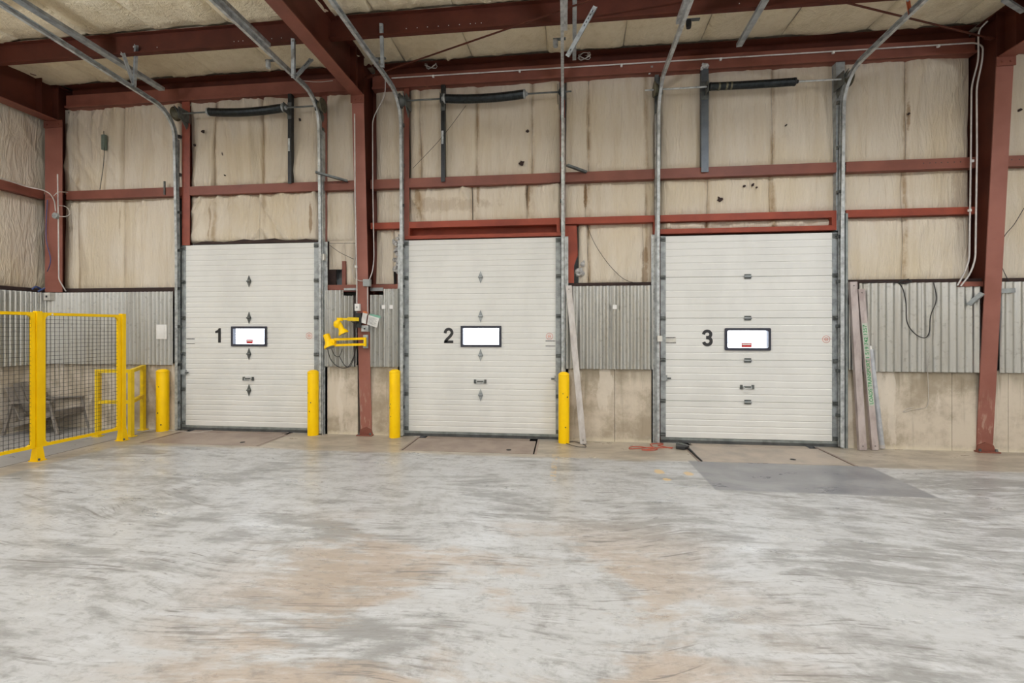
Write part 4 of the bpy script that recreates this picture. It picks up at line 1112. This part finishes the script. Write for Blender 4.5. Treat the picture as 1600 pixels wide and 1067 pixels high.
build('wall_bracket', MB().box(P(558, 500, -.13).x, P(566, 500, -.13).x, -.17, -.13, P(560, 512, -.15).z, P(560, 489, -.15).z), M['black'], o)
build('arm', MB().bar(P(560, 499, -.17), P(543, 498.5, -.28), .05, .055), M['yellow_dull'], o)
build('arm', MB().bar(P(544, 498.5, -.28), P(532, 498.5, -.30), .02, .03), M['yellow_dull'], o)
build('swivel', MB().lathe(P(527, 506, -.34), (.15, 0, 1), [(-.06, .03), (-.03, .052), (.02, .055), (.05, .03)], 18), M['yellow'], o, smooth=45)
build('swivel', MB().lathe(P(531, 499, -.30), (0,0,1), [(-.025, .045), (.025, .045)], 16), M['yellow'], o, smooth=45)
lamp_head(o, P(533, 513, -.33), Vector((.5, .05, -1)), .82)
# wires, boxes, papers on the column
def cable(name, pts, r, m, label, cat='cable', k=6, sm=True):
    o = build(name, MB().tube(smooth_path(pts, k) if sm else pts, r, 6), m, smooth=60); return tag(o, label, cat)
cable('lamp_cable', [P(*p) for p in ((512, 546, -.2), (516, 560, -.14), (524, 570, -.1), (535, 575, -.1), (545, 572, -.1), (553, 556, -.12), (557, 540, -.12))], .006, M['cable_black'], 'black cable looping low beneath the twin-arm lamp')
cable('lamp_cable', [P(*p) for p in ((518, 545, -.2), (523, 555, -.14), (530, 557, -.1), (535, 545, -.15))], .005, M['cable_black'], 'short black cable loop close under the lower lamp head')
cable('lamp_cable', [P(*p) for p in ((530, 556, -.1), (538, 570, -.1), (546, 573, -.1), (552, 562, -.12), (556, 545, -.12))], .005, M['cable_black'], 'black cable crossing the low loop under the lamps')
cable('lamp_cable', [P(*p) for p in ((547, 496, -.27), (550, 503, -.24), (556, 505, -.2), (562, 503, -.16))], .005, M['cable_black'], 'thin black cable drooping from the stub arm of the upper lamp')
def wbox(px0, px1, py0, py1, y0, y1, m, label, name='switch_box', detail=None):
    a, b2 = P(px0, py1, y0), P(px1, py0, y0); o = thing(name, label, 'box', ((a.x+b2.x)/2, y0, a.z))
    build('box_body', MB().box(a.x, b2.x, y0, y1, a.z, b2.z), m, o)
    w_ = (b2.x-a.x)*.12; h_ = (b2.z-a.z)*.1
    build('cover_plate', MB().box(a.x+w_, b2.x-w_, y0-.005, y0, a.z+h_, b2.z-h_), m, o)
    if detail: build(detail, MB().box((a.x+b2.x)/2-w_, (a.x+b2.x)/2+w_, y0-.010, y0-.005, a.z+(b2.z-a.z)*.35, a.z+(b2.z-a.z)*.62), M['box_grey'] if m is M['white'] else M['black'], o)
    return o
wbox(554, 561.5, 474.5, 485.5, -.17, -.10, M['white'], 'small white outlet box on the conduit above the lamps', detail='outlet')
wbox(567, 577.5, 436, 447, -.19, -.125, M['box_grey'], 'square grey junction box where the column conduits meet')
wbox(564.5, 575, 508.5, 518, -.16, -.085, M['galv'], 'grey metal double outlet on the column between the two lamps', detail='outlet')
wbox(244, 260, 507, 529.5, -.06, -.04, M['white'], 'white sheet holder panel on corrugated wall above the first bollard', name='notice_panel')
wbox(68.5, 78, 457, 469, -.12, -.045, M['label'], 'cream alarm box in the corner at the top of the corrugated sheet', detail='grille')
for px in (599.5, 611.5): 
    a = P(px, 479.5, -.05); tag(build('outlet_cover', MB().box(a.x-.028, a.x+.028, -.058, -.048, a.z-.03, a.z+.03), M['white']), 'small white square cover, %s of the pair left of door 2' % ('nearer the brown column' if px < 605 else 'nearer the door track'), 'cover')
a = P(960.5, 479.5, -.05); tag(build('outlet_cover', MB().box(a.x-.028, a.x+.028, -.058, -.048, a.z-.03, a.z+.03), M['white']), 'small white square cover on the sheet between doors 2 and 3', 'cover')
def sheet_paper(name, pts, y, m, label, cat='paper', extra=None):
    v = [P(px, py, y) for px, py in pts]; mb = MB().add(v+[p+Vector((0, .004, 0)) for p in v], [(0,1,2,3),(7,6,5,4)]+[(k, k+4, (k+1) % 4+4, (k+1) % 4) for k in range(4)])
    return tag(build(name, mb, m), label, cat)
sheet_paper('folder', ((577, 490), (594, 493), (595, 497), (576, 496)), -.125, M['teal'], 'teal folder edge behind the clipped white sheet')
pp = sheet_paper('paper_sheet', ((575.5, 492), (592.5, 497), (589, 512), (573.5, 507)), -.14, M['paper'], 'tilted white printed sheet clipped to the right of the column')
q = MB()
for k in range(6):
    u = .18+k*.12; l = [P(*p, -.1425) for p in ((575.5, 492), (592.5, 497), (589, 512), (573.5, 507))]
    s1_ = l[0].lerp(l[3], u); s2_ = l[1].lerp(l[2], u); q.bar(s1_.lerp(s2_, .12), s1_.lerp(s2_, .85-.1*(k % 2)), .001, .006)
build('printed_lines', q, M['box_grey'], pp)
pp = sheet_paper('paper_sheet', ((567, 488), (574, 489), (571.5, 506), (563.5, 504)), -.16, M['paper'], 'narrow curled notice with an orange top edge on the column')
v = [P(567, 485.5, -.163), P(574.5, 487, -.163), P(574, 490, -.163), P(567, 488.5, -.163)]
build('orange_edge', MB().add(v, [(0,1,2,3)]), M['orange'], pp)

# conduits
def conduit(pts, label, r=.011, fr=.10, m='conduit', clips=()):
    pts = [P(*p) for p in pts]; o = thing('conduit', label, 'conduit', pts[0])
    build('pipe', MB().tube(fillet(pts, fr), r, 8), M[m], o, smooth=60)
    for c in clips:
        c = P(*c); build('pipe_clip', MB().box(c.x-.014, c.x+.014, c.y-.016, c.y+.014, c.z-.03, c.z+.002), M['white'], o)
ce_y = -.03
conduit([(612, 122, ce_y), (1524, 66.8, ce_y), (1536, 72, -.12), (1535, 94, -.16), (1526, 135, -.12), (1526.5, 240, -.12), (1524, 405, -.10), (1516, 428, -.08), (1501, 447, -.07)],
        'long pale conduit along the eave strut turning down beside the tapered column', r=.010,
        clips=[(677, 118, ce_y), (812, 110, ce_y), (971, 101, ce_y), (1126, 91, ce_y), (1302, 80.5, ce_y), (1466, 70.5, ce_y)])
conduit([(1543, 33, -.25), (1531, 45, -.15), (1528.5, 56, -.12), (1529, 94, -.12), (1518, 135, -.06), (1517, 240, -.06), (1514.5, 405, -.05), (1508, 425, -.05), (1496, 446, -.06)],
        'second pale conduit dropping from the roof just beside the column conduit right of door 3', r=.010, clips=[(1519, 250, -.06), (1515, 327, -.06)])
conduit([(554, 178, -.34), (554.8, 300, -.27), (557.5, 440, -.18), (557.5, 475, -.16)], 'pale conduit down the left edge of the lamp column', r=.010, clips=[(556.5, 415, -.195)])
conduit([(602, 118, -.20), (602, 148, -.18), (582, 186, -.10), (582.5, 300, -.10), (584.5, 405, -.10), (582, 425, -.12), (576, 440, -.15)], 'pale conduit bending down the right side of the lamp column', r=.008)
conduit([(574.5, 447, -.15), (574.5, 492, -.13)], 'short conduit below the grey junction box', r=.009)
conduit([(90, 272, -.17), (91, 337, -.16), (92, 437, -.14), (103, 455, -.05)], 'pale conduit down the corner column beneath the round box', r=.009, fr=.05)
c = P(87, 337, -.19); o = thing('junction_box', 'round grey junction box on the corner column', 'box', c)
build('box_body', MB().lathe(c, (0,-1,0), [(-.02, .05), (.02, .05), (.025, .04)], 16), M['box_grey'], o, smooth=40)
build('cover_screw', MB().dots([c+Vector((.02, -.025, 0)), c+Vector((-.02, -.025, 0))], .006), M['galv_dark'], o)
cable('wall_cable', [PX(0, 278, -8.63), PX(40, 291, -8.62), P(72, 299, -.2), P(84, 312, -.16), P(87, 330, -.16)], .009, M['cable_white'], 'pale cable along the left wall girt into the round box')
cable('wall_cable', [P(*p) for p in ((84, 306, -.2), (92, 300, -.2), (106, 301, -.03))], .006, M['cable_white'], 'short pale cable hooking over the girt by the corner column')
cable('wall_cable', [P(*p) for p in ((91, 321, -.19), (103, 323, -.12), (109, 332, -.1), (104, 338, -.12), (92, 338, -.19))], .005, M['cable_white'], 'small pale cable coil right of the round box')
cable('blue_cable', [P(*p) for p in ((74, 312, -.1), (72, 370, -.1), (79, 405, -.16), (74, 424, -.1))], .006, M['blue'], 'thin blue cable hanging at the edge of the corner column')
cable('blue_cable', [PX(*p) for p in ((50, 452, -8.64), (56, 448, -8.62), (64, 452, -8.62), (60, 455, -8.6), (70, 450, -8.58))], .014, M['blue'], 'tangled blue cable lying on the left sheet edge')
a = P(162.5, 222, .02); psw = o = tag(build('pull_switch', MB().box(a.x-.03, a.x+.03, .0, .05, a.z-.13, a.z+.12), simple('grey green switch', (104, 118, 108), .5)), 'narrow grey green pull switch high on the wall left of door 1', 'switch')
build('cord', MB().tube(smooth_path([P(*p) for p in ((162, 205, .02), (163, 235, .0), (161, 262, .0), (156, 296, -.01))]), .005, 6), M['cable_black'], psw)
# black loops on the sheets right of door 3
cable('loose_cable', [P(*p) for p in ((1345, 443, -.04), (1382, 440, -.05), (1406, 444, -.05), (1415, 470, -.05), (1417, 502, -.05), (1428, 520, -.05), (1444, 528, -.05), (1452, 519, -.05), (1454, 494, -.05), (1463, 468, -.05), (1459, 442, -.05))], .006, M['cable_black'], 'dark cable draped in a deep loop over the sheets right of door 3')
cable('loose_cable', [P(*p) for p in ((1404, 441, -.06), (1416, 437, -.06), (1424, 440, -.06), (1412, 443, -.06), (1405, 440, -.07), (1420, 436, -.07))], .009, M['cable_black'], 'small coil of dark cable on the sheet top right of door 3')
cable('thin_wire', [P(*p) for p in ((1462, 480, -.035), (1458, 540, -.035), (1450, 568, -.035), (1450, 630, -.01), (1438, 638, -.01), (1424, 640, -.012), (1412, 644, -.012), (1416, 639, -.012), (1428, 636, -.01))], .003, M['cable_white'], 'thin pale wire hanging down the concrete right of the leaning tube')
cable('thin_wire', [P(*p) for p in ((917, 352, .0), (930, 382, .03), (952, 414, .03), (975, 436, .03), (998, 443, .0))], .004, M['cable_black'], 'thin dark wire sagging between doors 2 and 3')
cable('thin_wire', [P(*p) for p in ((1600, 325, .0), (1585, 350, .02), (1568, 372, -.05), (1562, 405, -.05), (1576, 440, -.05))], .004, M['cable_black'], 'thin dark wire beyond the tapered column')
cable('thin_wire', [P(728, 165, .03), P(690, 215, -.04), P(645, 263, .0)], .0035, M['cable_black'], 'thin dark wire slanting across the insulation behind the spring post of door 2')
cable('thin_wire', [P(*p) for p in ((462, 124, -.03), (480, 127, -.02), (500, 128, -.02), (520, 126, -.02))], .004, M['cable_white'], 'thin pale wire along the eave above the right corner of door 1')
cable('thin_wire', [P(*p) for p in ((515, 380, .04), (535, 380, .04), (556, 380, .0))], .004, M['cable_black'], 'upper thin dark wire between door 1 and the column')
cable('thin_wire', [P(*p) for p in ((515, 383, .04), (532, 395, .04), (553, 405, .02))], .004, M['cable_black'], 'lower thin dark wire slanting between door 1 and the column')
cable('thin_wire', [P(*p) for p in ((556, 400, -.1), (551, 420, -.08), (553, 433, -.1), (560, 438, -.16), (567, 439, -.16))], .006, M['cable_white'], 'pale wire curving into the grey junction box')
for px, py, lab in ((674, 103, 'coil of pale wire on the eave strut above the spring of door 2'), (913, 89, 'coil of pale wire on the eave strut right of door 2 track')):
    c = P(px, py, .06); pts = []
    for k in range(40):
        a = k*.62; pts.append(c+Vector(((.085+.012*sin(k*1.7))*cos(a), -.04*sin(k*.9)-.02, (.04+.01*sin(k))*sin(a))))
    tag(build('wire_coil', MB().tube(pts, .006, 5), M['cable_white'], smooth=60), lab, 'cable')

# angle offcuts by the tapered column at the sheet top
o = tag(build('angle_offcut', MB().bar(P(1535, 458, -.16), P(1514, 476, -.05), .05, .05), M['galv_dull']), 'galvanised angle offcut sticking out left of the tapered column', 'bracket')
o = tag(build('angle_offcut', MB().bar(P(1560, 455, -.06), P(1584, 453.5, -.06), .05, .06), M['galv_dull']), 'galvanised angle offcut sticking out right of the tapered column', 'bracket')
a = P(505, 402, -.03); tag(build('limit_switch', MB().box(a.x-.035, a.x+.03, -.06, .0, a.z-.05, a.z+.05), M['label']), 'small cream switch on the right track of door 1', 'switch')
a = P(1030, 529, -.08); tag(build('limit_switch', MB().box(a.x-.03, a.x+.035, -.12, -.07, a.z-.04, a.z+.04), M['label']), 'small cream switch on the left track of door 3', 'switch')

# ------------------------------------------------------------------ floor clutter
def fpath(pts, z): return [F(px, py)+Vector((0, 0, z)) for px, py in pts]
cable('extension_cord', fpath(((1052, 700), (1040, 700), (1015, 700.5), (1000, 698.5), (986, 699), (984, 702), (1000, 701), (1020, 699.5), (1027, 702.5), (1016, 704.5), (1003, 703.5), (1012, 703), (1022, 701), (1018, 697), (1017, 694.5), (1032, 693.5), (1036, 695), (1028, 696.5), (1040, 699), (1050, 701.5)), .008), .007, M['cord'], 'tangled red-orange cord on the floor at the left of door 3', 'cord')
cable('floor_cable', fpath(((258, 674), (262, 672.5), (290, 675), (310, 676), (330, 673), (345, 672), (370, 670.5)), .006), .005, M['cable_white'], 'pale cord lying on the floor along the bottom of door 1')
cable('floor_cable', fpath(((884, 693), (900, 698), (915, 699), (912, 695), (898, 690.5), (888, 691)), .006), .004, M['cable_black'], 'thin dark wire on the floor beside the bollard before the white beam')
def strap():
    o = thing('dock_strap', 'black webbing strap with wedge end lying before the left of door 3', 'strap', F(1065, 702))
    pts = fpath(((1056, 697.5), (1064, 696.5), (1074, 699.5), (1077, 702), (1070, 703.5), (1056, 702.5)), .012)
    build('wedge', MB().add(pts+[p+Vector((0, 0, .035)) for p in pts], [tuple(range(6))[::-1], tuple(range(6, 12))]+[(k, (k+1) % 6, (k+1) % 6+6, k+6) for k in range(6)]), M['ink'], o)
    q = fpath(((1075, 701.5), (1082, 708), (1089, 715), (1097, 721.5)), .012)
    build('webbing', MB().tube(q, .012, 6, radii=[.02, .016, .012, .006]), M['ink'], o)
    build('wedge_tread', MB().bar(pts[0]+Vector((.02, 0, .038)), pts[3]+Vector((-.02, .02, .038)), .05, .006), M['galv_dark'], o)
strap()
for o in bpy.data.objects:
    if o.type == 'MESH' and not o.data.materials: o.data.materials.append(M['galv'])

for o in bpy.data.objects:
    if o.name.split('.')[0] in ('bolt', 'slot', 'scuff', 'label_print', 'printed_lines', 'anchor_bolt', 'splice_bolt', 'handle_plate', 'cover_screw') and o.parent: o['kind'] = 'stuff'

def girt_holes(g, pxs, py):
    q = MB().dots([P(px, py+(pxs[0]-px)*.037, -.0005) for px in pxs], .008, .002); o = build('bolt_hole', q, M['ink'], g); o['kind'] = 'stuff'
girt_holes(bpy.data.objects['wall_girt.007'], (1443, 1453, 1462, 1471, 1481, 1491, 1501), 255)
girt_holes(bpy.data.objects['wall_girt.008'], (1581, 1593), 249.5)
girt_holes(bpy.data.objects['wall_girt.002'], (520, 528, 536, 544), 286)
